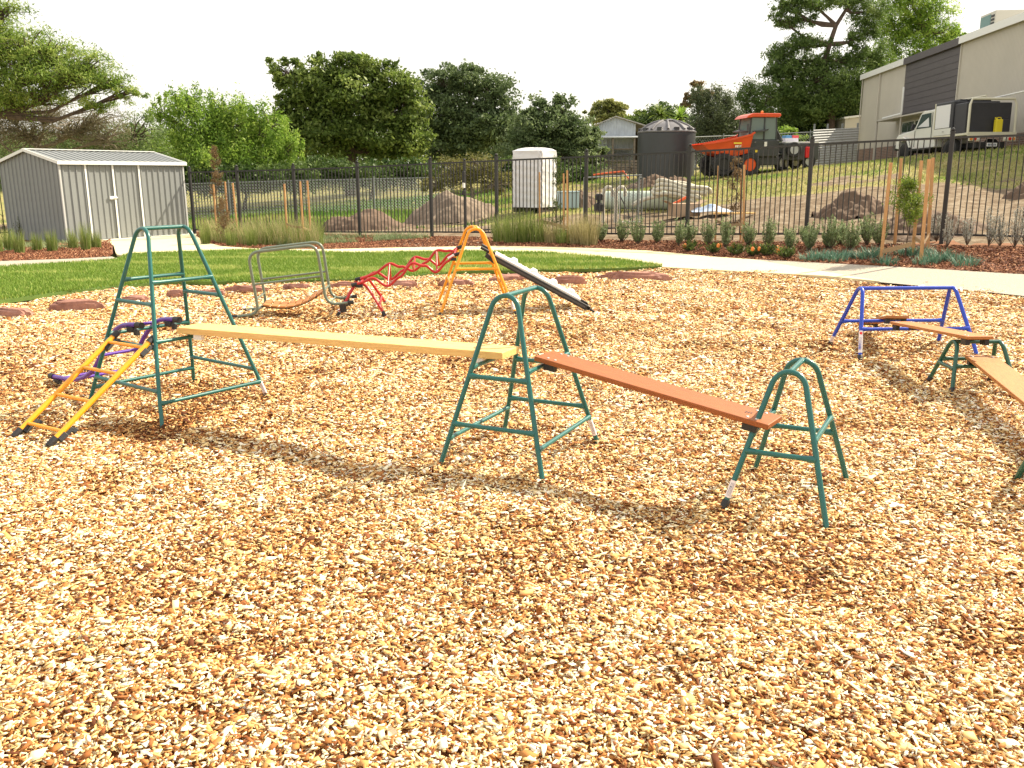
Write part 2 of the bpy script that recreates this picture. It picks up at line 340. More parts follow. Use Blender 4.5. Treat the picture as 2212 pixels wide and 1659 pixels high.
def scatter_chips():
    xs, ys, Ls = [], [], []
    for y0, y1, den, sz in [(1.0, 3.0, 13500, .88), (3.0, 4.6, 11000, .94), (4.6, 6.6, 7600, 1.06), (6.6, 9.2, 4800, 1.28), (9.2, 15.6, 2900, 1.6)]:
        hw0 = y0*.60+.5; hw1 = y1*.60+.5; A = (y1-y0)*(hw0+hw1); n = int(A*den)
        u = rng.uniform(y0, y1, n*2); v = rng.uniform(-hw1, hw1, n*2); k = np.abs(v) < u*.60+.5; u = u[k][:n]; v = v[k][:n]
        xs.append(v); ys.append(u); Ls.append(np.full(len(u), sz))
    x = np.concatenate(xs); y = np.concatenate(ys); s_ = np.concatenate(Ls); k = in_chips(x, y); x, y, s_ = x[k], y[k], s_[k]; n = len(x)
    L = (.0095+rng.gamma(1.35, .0076, n)); L = np.minimum(L, .062)*s_; Wd = L*rng.beta(1.6, 2.0, n)*.85+.0028*s_; Th = (.001+rng.uniform(0, .0035, n))*s_
    z = terr(x, y)+chipz(x, y)+rng.uniform(-.022, .006, n)*np.sqrt(s_)
    # darker tint in noise patches and hollows, and on scuffed chips around equipment feet
    pat = vnoise(x, y, .9, 41)*.6+vnoise(x, y, 2.3, 42)*.4
    t_ = np.clip(rng.beta(1.15, .95, n)-np.clip((pat-.52)*5, 0, 1)*rng.uniform(0, .22, n)-np.clip((vnoise(x, y, 1.9, 8)-.74)*6, 0, 1)*rng.uniform(0, .38, n)-np.clip(footz(x, y)*40, 0, 1)*rng.uniform(0, .35, n), 0, 1)
    return tag(chips(x, y, z, L, Wd, Th, .21, M_CHIP, 'wood_chips', tint=t_), 'pale and brown wood chips covering the play area', 'wood chips', kind='stuff')
scatter_chips()
M_MULCH = tintmat('mulch', [(0, (.06, .02, .012)), (.4, (.17, .06, .03)), (.8, (.32, .14, .07)), (1, (.5, .28, .16))], rough=.85)
def scatter_between(top, bot, den, x0, x1):
    """uniform points on the ground between two measured edges"""
    tx, ty = zip(*top); bx, by = zip(*bot)
    pts = []
    xs = np.linspace(x0, x1, 80); A = np.array([G(x, np.interp(x, tx, ty)) for x in xs]); B = np.array([G(x, np.interp(x, bx, by)) for x in xs])
    for i in range(79):
        q = [A[i], A[i+1], B[i+1], B[i]]
        ar = abs(np.cross(q[1][:2]-q[0][:2], q[3][:2]-q[0][:2])) *.5+ abs(np.cross(q[1][:2]-q[2][:2], q[3][:2]-q[2][:2]))*.5
        n = rng.poisson(ar*den)
        u = rng.uniform(0, 1, (n, 1)); v = rng.uniform(0, 1, (n, 1))
        pts.append((q[0]*(1-u)+q[1]*u)*(1-v)+(q[3]*(1-u)+q[2]*u)*v)
    return np.concatenate(pts)
mp_ = np.concatenate([scatter_between(fence_front, bed2_edge, 900, 425, 2400), scatter_between([(-200, 534), (0, 521), (236, 514)], [(-200, 581), (0, 565), (150, 560), (230, 555), (240, 551)], 900, -200, 240)])
n = len(mp_); tag(chips(mp_[:, 0], mp_[:, 1], terr(mp_[:, 0], mp_[:, 1])+rng.uniform(.002, .022, n), rng.uniform(.03, .075, n), rng.uniform(.012, .03, n), rng.uniform(.004, .01, n), .4, M_MULCH, 'bark_mulch'), 'red brown bark mulch in the garden beds', 'bark mulch', kind='stuff')

# ------------------------------------------------------------ blades
def blade_arrays(x, y, z, h, wd, lean, yaw=None, seg=2, curve=1.6):
    n = len(x); yaw = rng.uniform(0, 2*pi, n) if yaw is None else yaw
    dx, dy = np.cos(yaw), np.sin(yaw); sx, sy = -dy, dx
    rows = []
    for i in range(seg+1):
        t_ = i/seg; off = lean*h*t_**curve; ww = wd*(1-t_)**.7*.5 if i < seg else wd*.06
        c = np.stack([x+dx*off, y+dy*off, z+h*t_*np.sqrt(np.maximum(.1, 1-(lean*t_)**2*.5))], -1); sd = np.stack([sx*ww, sy*ww, 0*ww], -1)
        rows += [c-sd, c+sd]
    V = np.stack(rows, 1).reshape(-1, 3); m = 2*(seg+1); base = (np.arange(n)*m)[:, None]
    F = np.concatenate([base+np.array([2*i, 2*i+1, 2*i+3, 2*i+2])[None] for i in range(seg)], 1).reshape(-1, 4)
    return V, F
M_TURF = tintmat('turf', [(0, (.09, .18, .02)), (.5, (.22, .33, .05)), (1, (.48, .50, .16))], rough=.6, transl=.3)
lp = scatter_between(lawn_f, lawn_n, 2300, -260, 1430); n = len(lp)
pt = np.clip(rng.beta(2, 3, n)+(vnoise(lp[:, 0], lp[:, 1]*3, .8, 51) > .68)*.35, 0, 1)
V, F = blade_arrays(lp[:, 0], lp[:, 1], terr(lp[:, 0], lp[:, 1])+.035, rng.uniform(.025, .06, n), rng.uniform(.010, .018, n), rng.uniform(.1, .8, n), seg=1)
tag(big('lawn_grass', V, F, pt, M_TURF), 'short green lawn curving round the play area', 'grass', kind='stuff')
def field_grass():
    n = 120000; x = rng.uniform(-16, 21, n); y = rng.uniform(14, 46, n); t_ = (y-20.75+.684*x)/1.21
    d = dirtmask(x, y); k = (t_ > .4) & (rng.uniform(0, 1, n) > d*1.25) & (np.abs(x) < y*.62); x, y, t_ = x[k], y[k], t_[k]; n = len(x)
    g = vnoise(x, y, .5, 61); lush = np.clip((5-x)/10, 0, 1)
    h = rng.uniform(.03, .075, n)*(1+lush*.9)*(1+y/60)
    V, F = blade_arrays(x, y, terr(x, y)-.04, h, rng.uniform(.02, .05, n)*(y/22), rng.uniform(.2, .9, n), seg=1)
    tt = np.clip(.75-lush*.5+(g-.5)*.9+rng.normal(0, .12, n), 0, 1)
    m = tintmat('field_grass', [(0, (.09, .20, .03)), (.4, (.20, .29, .06)), (.75, (.36, .36, .13)), (1, (.46, .40, .20))], rough=.7, transl=.3)
    return tag(big('field_grass', V, F, tt, m), 'patchy green and dry grass on the rising field beyond the fence', 'grass', kind='stuff')
field_grass()

# ------------------------------------------------------------ play equipment
def paint(name, col): return mat(name, col, .32, coat=.25, spec=.5, var=.07, vscale=7, bump=.03, bscale=60)
TEAL = paint('teal_paint', (.008, .120, .108)); GREEN2 = paint('green_paint', (.015, .095, .062)); GREY_G = paint('sage_paint', (.15, .19, .145))
YEL = paint('yellow_paint', (.85, .36, .012)); RED = paint('red_paint', (.50, .012, .012)); BLUE = paint('blue_paint', (.008, .055, .50)); PURP = paint('purple_paint', (.10, .022, .34))
BLACK = mat('black_plastic', (.018, .018, .02), .5, var=.2, vscale=20); WHITEP = mat('white_plastic', (.80, .79, .76), .45, var=.03); PAPER = mat('sticker_paper', (.82, .76, .76), .5)
STKRED = mat('sticker_red', (.75, .03, .04), .5); STKTXT = mat('sticker_print', (.22, .2, .26), .6); ZINC = mat('zinc', (.62, .62, .6), .35, metal=.8, var=.1, vscale=30)
def apath(la, lb, tb, H, rb, sgn, n=9):
    """bent tube of one A shaped frame, local x along the frame, local y the lean"""
    cz = H-rb; d = math.hypot(la, cz); a0 = math.atan2(-(-cz), 0)  # placeholder
    # tangent from foot (-la,0) to circle centre (0,cz)
    base = math.atan2(0-cz, -la-0); off = math.acos(min(1, rb/d)); a1 = base-off      # angle of tangent point seen from the centre
    pts = [(-la*1.02, -.02)]
    th0 = a1 if a1 > 0 else a1+2*pi
    tpt = (rb*cos(th0), cz+rb*sin(th0))
    for k in range(1, 6): s_ = k/6; pts.append((-la+(tpt[0]+la)*s_, tpt[1]*s_))
    th1 = pi-th0
    for k in range(n+1):
        th = th0+(th1-th0)*k/n; pts.append((rb*cos(th), cz+rb*sin(th)))
    for k in range(5, 0, -1): s_ = k/6; pts.append((la+(-tpt[0]-la)*s_, tpt[1]*s_))
    pts.append((la*1.02, -.02))
    return [(x, sgn*(lb+(tb-lb)*max(z, 0)/H), z) for x, z in pts]
def leg_at(la, lb, tb, H, rb, sx, sy, z):
    P = apath(la, lb, tb, H, rb, sy); P = [p for p in P if p[0]*sx >= 0]; P.sort(key=lambda p: p[2])
    zs = [p[2] for p in P]; return Vector((float(np.interp(z, zs, [p[0] for p in P])), float(np.interp(z, zs, [p[1] for p in P])), z))
def rung(mb, a, b, r):
    a = Vector(a); b = Vector(b); L = (b-a).length; q = lambda t_: a+(b-a)*t_
    e = min(.06, L*.2)/L; mb.tube([q(0), q(e*.35), q(e), q(1-e), q(1-e*.35), q(1)], [r*1.25, r*1.25, r*.92, r*.92, r*1.25, r*1.25], 10)
def trestle(name, label, q, m, z0=0., rungsA=(), rungsB=(), sides=(), r=.0135, rb=.075, cat='climbing frame', stickers=(), caps=(), bar=True, group=None):
    x, y, yaw, la, lb, tb, H = q
    t = thing(name, label, cat, (x, y, z0), yaw, group)
    for sy, nm in ((-1, 'frame'), (1, 'frame')):
        MB().tube(apath(la, lb, tb, H, rb, sy), r, 14).build('frame', m, t)
    for sy, zz in ((-1, rungsA), (1, rungsB)):
        for z in zz:
            mb = MB(); rung(mb, leg_at(la, lb, tb, H, rb, -1, sy, z), leg_at(la, lb, tb, H, rb, 1, sy, z), r); mb.build('rung', m, t)
    for sx, z in sides:
        mb = MB(); rung(mb, leg_at(la, lb, tb, H, rb, sx, -1, z), leg_at(la, lb, tb, H, rb, sx, 1, z), r); mb.build('cross_rung', m, t)
    if bar: MB().tube([(0, -tb, H), (0, tb, H)], r, 14).build('top_bar', m, t)
    for sx, sy in caps:
        a = leg_at(la, lb, tb, H, rb, sx, sy, -.015); b = leg_at(la, lb, tb, H, rb, sx, sy, .035)
        MB().tube([a, a+(b-a)*.9, b], [r*1.45, r*1.35, r*1.1], 12).build('rubber_foot', BLACK, t)
    for sx, sy, za, zb, red in stickers:
        a = leg_at(la, lb, tb, H, rb, sx, sy, za); b = leg_at(la, lb, tb, H, rb, sx, sy, zb)
        st = MB().tube([a, b], r+.0009, 14, caps=False).build('sticker', PAPER, t, label='white warning sticker wrapped round the leg')
        d = (b-a); mbt = MB()
        M_ = t.matrix_basis; camd = (M_.inverted()@Vector((0, 0, EYE)) - (a+b)/2); ax = d.normalized(); n_ = (camd-ax*camd.dot(ax)).normalized(); sd = ax.cross(n_)
        for k in range(3):
            o = sd*((k-1)*r*.45) + n_*(r+.0012-abs(k-1)*r*.09); p0 = a+d*.12+o; p1 = a+d*(.70 if red else .86)+o; mbt.bar(p0, p1, .0016, .0008, up=n_)
        mbt.build('print', STKTXT, st)
        if red: MB().cyl(a+d*.88+n_*(r-.001), a+d*.88+n_*(r+.003), r*.7, seg=16).build('red_dot', STKRED, st)
    return t
T1 = (-2.301, 5.929, -.641, .433, .412, .148, 1.184); T2 = (.053, 4.743, -.455, .298, .390, .186, .898); T3 = (1.337, 4.060, -.484, .227, .334, .149, .628)
trestle('climbing_trestle', 'tall teal tube trestle with the yellow ladder and pine plank hooked on', T1, TEAL, rungsA=(.19, .45, .715), rungsB=(.21, .725), sides=((-1, .12), (-1, .488), (-1, .85), (1, .12), (1, .488), (1, .85)), rb=.085, stickers=((1, 1, .03, .12, False),), group='teal trestles in the foreground')
trestle('climbing_trestle', 'medium teal tube trestle where the pine plank meets the red brown plank', T2, TEAL, rungsA=(.22, .475), rungsB=(.205, .46), sides=((-1, .14), (-1, .52), (1, .14), (1, .52)), rb=.08, stickers=((1, 1, .03, .125, False),), group='teal trestles in the foreground')
trestle('climbing_trestle', 'smallest and nearest teal tube trestle at the low end of the red brown plank', T3, TEAL, rungsA=(.262,), rungsB=(.255,), sides=((-1, .335), (1, .335)), rb=.078, stickers=((-1, -1, .045, .125, False),), caps=((-1, -1),), group='teal trestles in the foreground')
def wpt(q, sx, sy, z, z0=0., rb=.08):
    x, y, yaw, la, lb, tb, H = q; v = leg_at(la, lb, tb, H, rb, sx, sy, z); return Vector((x+v.x*cos(yaw)-v.y*sin(yaw), y+v.x*sin(yaw)+v.y*cos(yaw), z0+z))
PINE = wood('pine_wood', (.86, .60, .24), (.70, .40, .12), 7); REDW = wood('red_stained_wood', (.37, .11, .022), (.24, .062, .012), 10); ORW = wood('orange_stained_wood', (.50, .21, .055), (.34, .12, .03), 10)
def plank(name, label, a, b, w_, th, m, group=None, brk=BLACK, ends=(1, 1), bolts=(1, 1), inset=.12, cat='plank', drop=.035, mark=False):
    """a, b: middle of the top face at both ends"""
    a = Vector(a); b = Vector(b); d = b-a; L = d.length; yaw = math.atan2(d.y, d.x); pit = -math.asin(d.z/L); c = (a+b)/2
    t = thing(name, label, cat, c, 0, group, rot=(0, pit, yaw))
    MB().box((0, 0, -th/2), (L, w_, th)).build('board', m, t, smooth=False, bevel=.004)
    for i, sx in enumerate((-1, 1)):
        if ends[i]:
            x = sx*(L/2-inset); mb = MB()
            for sy in (-1, 1):
                mb.bx(x-.035, x+.035, sy*w_*.36-.016, sy*w_*.36+.016, -th-drop, -th+.001)
            mb.bx(x-.035, x+.035, -w_*.36, w_*.36, -th-.009, -th+.0005)
            mb.build('bracket', brk, t, smooth=False, bevel=.003)
        if bolts[i]:
            for q in (-1, 1):
                for u in (-1, 1):
                    MB().lathe([(.0075, 0), (.007, .003), (.003, .0048)], (sx*(L/2-inset)+u*.022, q*w_*.34, 0), 12).build('bolt', ZINC, t)
    if mark:
        mb = MB()
        for k, (u, v, ww) in enumerate([(.0, 0, .03), (.012, .004, .02), (-.012, -.003, .026)]): mb.bx(L/2-.13+u-.0035, L/2-.13+u+.0035, v-ww/2, v+ww/2, .0002, .0008)
        mb.build('stamp', mat('stamp_ink', (.05, .02, .015), .7), t, smooth=False)
    return t
plank('balance_plank', 'pale pine plank bridging the tall and medium teal trestles', (-2.126, 5.755, .560), (-.006, 4.70, .590), .205, .040, PINE, group='planks between trestles', brk=WHITEP, bolts=(0, 0), inset=.16)
plank('balance_plank', 'red brown plank sloping down from the medium to the smallest teal trestle', (.173, 4.651, .578), (1.212, 3.921, .402), .19, .026, REDW, group='planks between trestles', inset=.09, mark=True)
# yellow ladder leaning on the tall trestle
def ladder():
    f0 = Vector((-2.955, 5.068, .022)); f1 = Vector((-2.654, 4.885, .022)); t0 = Vector((-2.605, 5.742, .505)); t1 = Vector((-2.285, 5.528, .505))
    t = thing('ladder', 'yellow tube ladder leaning against the tall teal trestle', 'ladder', (f0+f1)/2); ml = lambda mb, n, m, **k: mb.build(n, m, t, world=True, **k)
    r = .0168
    for f, tt in ((f0, t0), (f1, t1)):
        ml(MB().tube([f, tt], r, 16), 'rail', YEL)
        d = (tt-f).normalized()
        ml(MB().tube([tt-d*.03, tt+d*.012, tt+d*.022], [r*1.28, r*1.28, r*1.1], 16), 'end_cap', BLACK)
        ml(MB().tube([f+d*.035, f-d*.012, f-d*.028], [r*1.28, r*1.28, r*1.05], 16), 'end_cap', BLACK)
        dn = Vector((.35, -.35, -1)).normalized(); dn = (dn-d*dn.dot(d)).normalized()
        for base in (f+d*.09, tt-d*.075):
            mb = MB(); mb.bar(base-d*.055+dn*.022, base+d*.0+dn*.022, .03, .036, up=dn); mb.bar(base-d*.012+dn*.03, base+d*.05+dn*.03, .028, .022, up=dn); mb.bar(base+d*.03+dn*.045, base+d*.06+dn*.045, .028, .03, up=dn); ml(mb, 'hook', BLACK, bevel=.003)
    for s_ in (.10, .375, .645, .915):
        mb = MB(); mb.tube([f0+(t0-f0)*s_, f1+(t1-f1)*s_], .0112, 12); ml(mb, 'rung', YEL)
ladder()
def purple():
    A = Vector((-2.485, 5.818, 0)); B = Vector((-2.318, 6.05, 0)); o = Vector((-.80, .60, 0)); r = .0165
    pr = [(-.02, .552), (.10, .545), (.20, .53), (.28, .495), (.36, .44), (.44, .37), (.52, .285), (.60, .205), (.68, .145), (.78, .095), (.90, .06), (1.05, .043), (1.28, .035)]
    ss = [p[0] for p in pr]; zz = [p[1] for p in pr]
    t = thing('curved_ladder', 'purple S curved tube ladder behind the yellow ladder', 'ladder', A+o*.6)
    pt_ = lambda O, s_: O+o*s_+Vector((0, 0, float(np.interp(s_, ss, zz))))
    for O in (A, B):
        MB().tube([pt_(O, s_) for s_ in np.linspace(-.02, 1.28, 40)], r, 14).build('rail', PURP, t, world=True)
        MB().tube([pt_(O, -.045), pt_(O, .015)], r*1.35, 16).build('end_cap', BLACK, t, world=True); MB().tube([pt_(O, 1.25), pt_(O, 1.31)], r*1.35, 16).build('end_cap', BLACK, t, world=True)
        mb = MB()
        for s_ in (.085, 1.2): P = pt_(O, s_)-Vector((0, 0, .032)); mb.bar(P-o*.04, P+o*.04, .032, .036)
        P = pt_(O, .03)-Vector((0, 0, .05)); mb.bar(P-o*.02, P+o*.012, .03, .04)
        mb.build('hook', BLACK, t, world=True, bevel=.003)
    for s_ in (.24, .52, .82, 1.12): MB().tube([pt_(A, s_), pt_(B, s_)], .0112, 12).build('rung', PURP, t, world=True)
purple()
# sage bridge with orange slats
def bridge():
    L, H, W, a, m_ = .741, .67, .5, .27, .325; tilt = .107; yaw = .095; r = .0165
    t = thing('arch_bridge', 'sage green tube bridge with hanging orange brown wooden slats', 'climbing frame', (-2.78, 9.65, .045), 0, rot=(0, -tilt, yaw))
    def fr(yy):
        c = [(-a, 0), (0, 0), (-.0, H), (L, H), (L, 0), (L+a, 0)]; rb = [0, .11, .12, .12, .14, 0]; out = [Vector((c[0][0], yy, 0))]
        for i in range(1, 5):
            p = Vector((c[i][0], yy, c[i][1])); p0 = Vector((c[i-1][0], yy, c[i-1][1])); p1 = Vector((c[i+1][0], yy, c[i+1][1])); d0 = (p0-p).normalized(); d1 = (p1-p).normalized()
            s0 = p+d0*rb[i]; s1 = p+d1*rb[i]
            for k in range(7): u = k/6; out.append(s0*(1-u)**2+p*2*u*(1-u)+s1*u*u)
        out.append(Vector((c[5][0], yy, 0))); return out
    for yy in (0, W):
        MB().tube(fr(yy), r, 14).build('side_frame', GREY_G, t)
        MB().tube([(0, yy, m_), (L, yy, m_)], .012, 12).build('mid_rail', GREY_G, t)
        for x0, x1 in ((-a-.03, -a+.035), (L+a-.035, L+a+.03)): MB().tube([(x0, yy, 0), (x1, yy, 0)], r*1.3, 14).build('end_cap', BLACK, t)
        mb = MB()
        MB().bx(-a+.06, -a+.13, yy-.017, yy+.017, -.045, -.005).build('hook', BLACK, t, smooth=False, bevel=.003); MB().bx(L+a-.13, L+a-.06, yy-.017, yy+.017, -.10, -.005).build('hook', BLACK, t, smooth=False, bevel=.003)
    for x in (-.03, L+.05): MB().tube([(x, 0, .03 if x < 0 else .02), (x, W, .03 if x < 0 else .02)], .011, 10).build('cross_tube', GREY_G, t)
    for x in (0.0, L): MB().tube([(x, 0, .165), (x, W, .165)], .011, 10).build('cross_tube', GREY_G, t)
    n = 8
    arc = lambda u: Vector((.03+(L-.06)*u, 0, .105-.085*math.sin(pi*u)+.06*(u-.3)))
    for yy in (.05, W-.05): MB().tube([arc(u)+Vector((0, yy, -.012)) for u in np.linspace(0, 1, 15)], .008, 8).build('strap', BLACK, t)
    for k in range(n):
        u = (k+.5)/n; p = arc(u); q = arc(min(1, u+.04))-arc(max(0, u-.04)); an = math.atan2(q.z, q.x)
        R = Matrix.Rotation(-an, 3, 'Y'); MB().box((p.x, W/2, p.z+.002), (.068, W-.05, .018), Matrix.Rotation(.06, 3, 'Z')@R).build('slat', ORW, t, smooth=False, bevel=.002)
bridge()
# red trestle, wavy ladder
REDQ = (-1.733, 10.239, .114, .261, .43, .313, .335)
trestle('low_trestle', 'low red tube trestle under the wavy red ladder', REDQ, RED, sides=((1, .09),), rb=.10, r=.0155, bar=True, stickers=((-1, -1, .03, .10, False),), caps=((-1, -1), (1, -1), (1, 1), (-1, 1)))
YQ = (-.423, 10.231, .108, .424, .466, .25, .935)
trestle('climbing_trestle', 'bright yellow A shaped tube trestle between the red ladder and the ramp', YQ, YEL, rungsA=(.50,), rungsB=(.50,), sides=((-1, .33), (1, .33), (-1, .64), (1, .64)), rb=.10, r=.0165, caps=((-1, -1), (1, -1), (-1, 1), (1, 1)), stickers=((1, -1, .05, .24, True),))
def wavy():
    Zb = lambda x, y: ((850+x*.3617)*.5486, (880+y*.3617)*.5486); Zc = lambda x, y: ((1600+x*.3617)*.5486, (860+y*.3617)*.5486)
    q0 = Vector(at(*Zb(1500, 668), 9.86)); q1 = Vector(at(*Zc(560, 418), 9.96)); r0 = Vector(at(*Zb(1540, 606), 10.42)); r1 = Vector(at(*Zc(585, 342), 10.48))
    t = thing('wavy_ladder', 'wavy red tube ladder rising from the red trestle to the yellow trestle', 'ladder', (q0+r0)/2-Vector((0, 0, .3)))
    S = [0, .08, .17, .33, .44, .56, .68, .79, .90, .97, 1]; O = [0, .0, .02, -.115, -.05, .065, .0, -.105, -.02, .03, .03]; Pm = [0, .02, .03, .10, .03, -.055, .0, .10, .06, .03, .03]
    def pth(a, b, off, s0=0, s1=1):
        out = []
        from_ = np.linspace(s0, s1, 60)
        for s_ in from_:
            k = np.array(S); v = 0
            # smooth interpolation
            i = min(max(int(np.searchsorted(k, s_))-1, 0), len(k)-2); u = (s_-k[i])/(k[i+1]-k[i]); u = u*u*(3-2*u); v = off[i]*(1-u)+off[i+1]*u
            out.append(a+(b-a)*s_+Vector((0, 0, v)))
        return out
    r = .0155; m0, m1 = (q0+r0)/2, (q1+r1)/2
    R_ = {}
    for nm, a, b, off in (('front', q0, q1, O), ('back', r0, r1, O)):
        P = pth(a, b, off); R_[nm] = P; MB().tube(P, r, 12).build('rail', RED, t, world=True)
        for u in (P[0], P[-1]):
            o_ = P[1] if u is P[0] else P[-2]; d = (u-o_).normalized(); MB().tube([u-d*.04, u+d*.025], r*1.35, 14).build('end_cap', BLACK, t, world=True)
        mb = MB()
        for k in (3, 56): MB().bar(P[k]-Vector((.04, 0, .03)), P[k]+Vector((.04, 0, -.03)), .032, .034).build('hook', BLACK, t, world=True, bevel=.003)
    P = pth(m0, m1, Pm, .05, .97); MB().tube(P, r, 12).build('middle_rail', RED, t, world=True); R_['m'] = P
    full = lambda nm, s_: R_[nm][int(round(s_*59))]; mid = lambda s_: P[int(round((s_-.05)/.92*59))]
    for s_ in (.06, .96): MB().tube([full('front', s_), full('back', s_)], .0115, 10).build('rung', RED, t, world=True)
    for s_ in (.33, .56, .79):
        for nm in ('front', 'back'): MB().tube([mid(s_), full(nm, s_)], .0115, 10).build('rung', RED, t, world=True)
    MB().tube([full('front', .93)-Vector((.03, 0, -.0)), full('front', .97)], r+.001, 12, caps=False).build('sticker', PAPER, t, world=True)
wavy()
def ramp():
    Zc = lambda x, y: ((1600+x*.3617)*.5486, (860+y*.3617)*.5486)
    a = Vector(at(*Zc(905, 405), 10.02)); b = Vector(gp(*Zc(2000, 1000), .02)); a.y = b.y = 10.02; W = .36
    d = (b-a).normalized(); up = Vector((0, -1, 0)).cross(d); up = -up if up.z < 0 else up; y = Vector((0, 1, 0))
    t = thing('climbing_ramp', 'sloping climbing ramp with black side rails and white deck beside the yellow trestle', 'ramp', b)
    for k in (0, 1):
        o = y*(W*k); MB().bar(a+o+d*.02, b+o-d*.0, .03, .062, up=up).build('side_rail', BLACK, t, world=True, smooth=False, bevel=.006)
        MB().bar(a+o+d*.03-y*.019, b+o-d*.06-y*.019, .006, .02, up=up).build('rail_lip', mat('dark_grey_plastic', (.06, .06, .065), .45), t, world=True, smooth=False)
        MB().tube([a+o-d*.13+up*.035, a+o-d*.02+up*.035], .017, 12).build('end_cap', BLACK, t, world=True); MB().bar(a+o-d*.04-up*.01, a+o+d*.10-up*.035, .035, .05, up=up).build('hook', BLACK, t, world=True, bevel=.004)
        MB().bar(b+o-d*.04+up*.01, b+o+d*.09-up*.005, .03, .022, up=up).build('foot', BLACK, t, world=True, bevel=.003)
    L = (b-a).length; MB().bar(a+y*W/2+up*.042+d*.05, b+y*W/2+up*.042-d*.14, W*.98, .022, up=up).build('deck', WHITEP, t, world=True, smooth=False, bevel=.004)
    for s_ in (.22, .42, .62, .80):
        for k in (.28, .70):
            c = a+d*(L*s_)+y*(W*k)+up*.056; mb = MB(); mb.tube([c-d*.04, c-d*.025+up*.022, c+d*.02+up*.024, c+d*.04], [.012, .018, .018, .012], 8); mb.build('hand_hold', WHITEP, t, world=True)
    for s_ in np.linspace(.12, .86, 14):
        mb = MB(); c = a+d*(L*s_)+y*W/2+up*.056; mb.bar(c-y*W*.44, c+y*W*.44, .014, .008, up=up); mb.build('tread', WHITEP, t, world=True)
ramp()
# blue trestle group
BQ = (3.39, 7.567, -1.552, .345, .498, .398, .552)
trestle('blue_trestle', 'bright blue tube trestle with two planks resting on its low rails', BQ, BLUE, sides=((1, .235), (-1, .235)), rb=.075, r=.0165, cat='climbing frame', stickers=((1, -1, .05, .22, True), (-1, -1, .03, .09, False)), caps=((1, -1), (1, 1), (-1, 1), (-1, -1)))
GQ = (3.332, 6.233, -1.614, .197, .226, .156, .332)
trestle('low_trestle', 'low dark green trestle holding planks near the right edge', GQ, GREEN2, rungsA=(.155,), rungsB=(.155,), sides=((-1, .185), (1, .175)), rb=.075, r=.0150, caps=((-1, -1), (1, -1), (-1, 1), (1, 1)))
Z5 = lambda x, y: ((3100+x*.4219)*.5486, (1000+y*.4219)*.5486)
bb = wpt(BQ, -1, -1, .235); b2 = wpt(BQ, -1, 1, .235); yb = (bb.y+b2.y)/2
e1 = Vector(gp(*Z5(1030, 575), .31)); g1 = Vector(G(*Z5(735, 705))); g1.z = .075
plank('balance_plank', 'short orange brown plank sloping from the back rail of the blue trestle to the chips', e1, g1, .19, .024, ORW, group='planks between trestles', inset=.07, drop=.045)
f1 = wpt(BQ, 1, -1, .235); a4 = Vector(gp(*Z5(1075, 632), .31)); b4 = Vector(gp(*Z5(1770, 762), .405))
plank('balance_plank', 'thin orange brown plank from the blue trestle rail to the low green trestle top', a4+(a4-b4).normalized()*.03, b4+(b4-a4).normalized()*.05, .185, .022, ORW, group='planks between trestles', inset=.07, drop=.045)
a5 = Vector(gp(*Z5(1800, 945), .235)); b5 = Vector(gp(2205, 834, .235)); b5 = a5+(b5-a5).normalized()*2.35
plank('balance_plank', 'wide orange brown plank running out of frame at the right edge', a5, b5, .20, .024, ORW, group='planks between trestles', inset=.06, drop=.04)
G2Q = (b5.x-.06, b5.y+.05, math.atan2((b5-a5).y, (b5-a5).x), .197, .226, .156, .34)
trestle('low_trestle', 'low dark green trestle at the far end of the lowest orange plank', G2Q, GREEN2, rungsA=(.155,), rungsB=(.155,), sides=((-1, .185), (1, .185)), rb=.075, r=.0150)
# ------------------------------------------------------------ rocks along the lawn
ROCK = mat('red_rock', (.40, .20, .15), .85, var=.01, vscale=6, col2=(.20, .09, .07), bump=.6, bscale=14)
def rock(px, py, wpx, hpx, label, seed, flat=.6):
    P = G(px, py); d = P[1]/cos(0.0); wd = wpx*P[1]/FPX; ht = max(.05, hpx*P[1]/FPX*.75); dp = wd*(.34+.16*math.sin(seed*3.1))
    rs = np.random.default_rng(seed); me = bpy.data.meshes.new('rock'); import bmesh
    bm = bmesh.new(); bmesh.ops.create_icosphere(bm, subdivisions=4, radius=1)
    V = np.array([v.co[:] for v in bm.verts])
    s_ = np.sign(V)*np.abs(V)**.55; 
    ang = np.arctan2(V[:, 1], V[:, 0]); out = 1+.14*np.sin(ang*2+seed)+.10*np.sin(ang*3+seed*2.1)+.06*np.sin(ang*7+seed)
    nz_ = (vnoise(V[:, 0]*2+seed, V[:, 1]*2+V[:, 2], 1.3, seed)-.5)*.25+(vnoise(V[:, 0]*2+V[:, 2]*3, V[:, 1]*3+V[:, 2], 3.1, seed+1)-.5)*.16
    s_[:, 0] *= out+nz_; s_[:, 1] *= out+nz_; top = 1+.25*(vnoise(V[:, 0]+seed, V[:, 1], 1.6, seed+5)-.5)*2
    st = np.floor(s_[:, 2]*2.4+nz_*4)/2.4; s_[:, 2] = (.45*s_[:, 2]+.55*st)*top
    s_[:, 0] *= 1-.12*np.clip(s_[:, 2], 0, 1); s_[:, 1] *= 1-.25*np.clip(s_[:, 2], 0, 1)
    for v, q in zip(bm.verts, s_): v.co = (q[0]*wd/2, q[1]*dp/2, q[2]*ht*.75)
    bm.to_mesh(me); bm.free(); me.materials.append(ROCK); me.shade_smooth()
    try: me.set_sharp_from_angle(angle=radians(28))
    except Exception: pass
    o = bpy.data.objects.new('rock', me); C.objects.link(o); o.location = (P[0], P[1]+dp*.35, ht*.18); o.rotation_euler = (0, 0, rs.uniform(-.2, .2)); tag(o, label, 'rock', 'flat red rocks along the lawn edge')
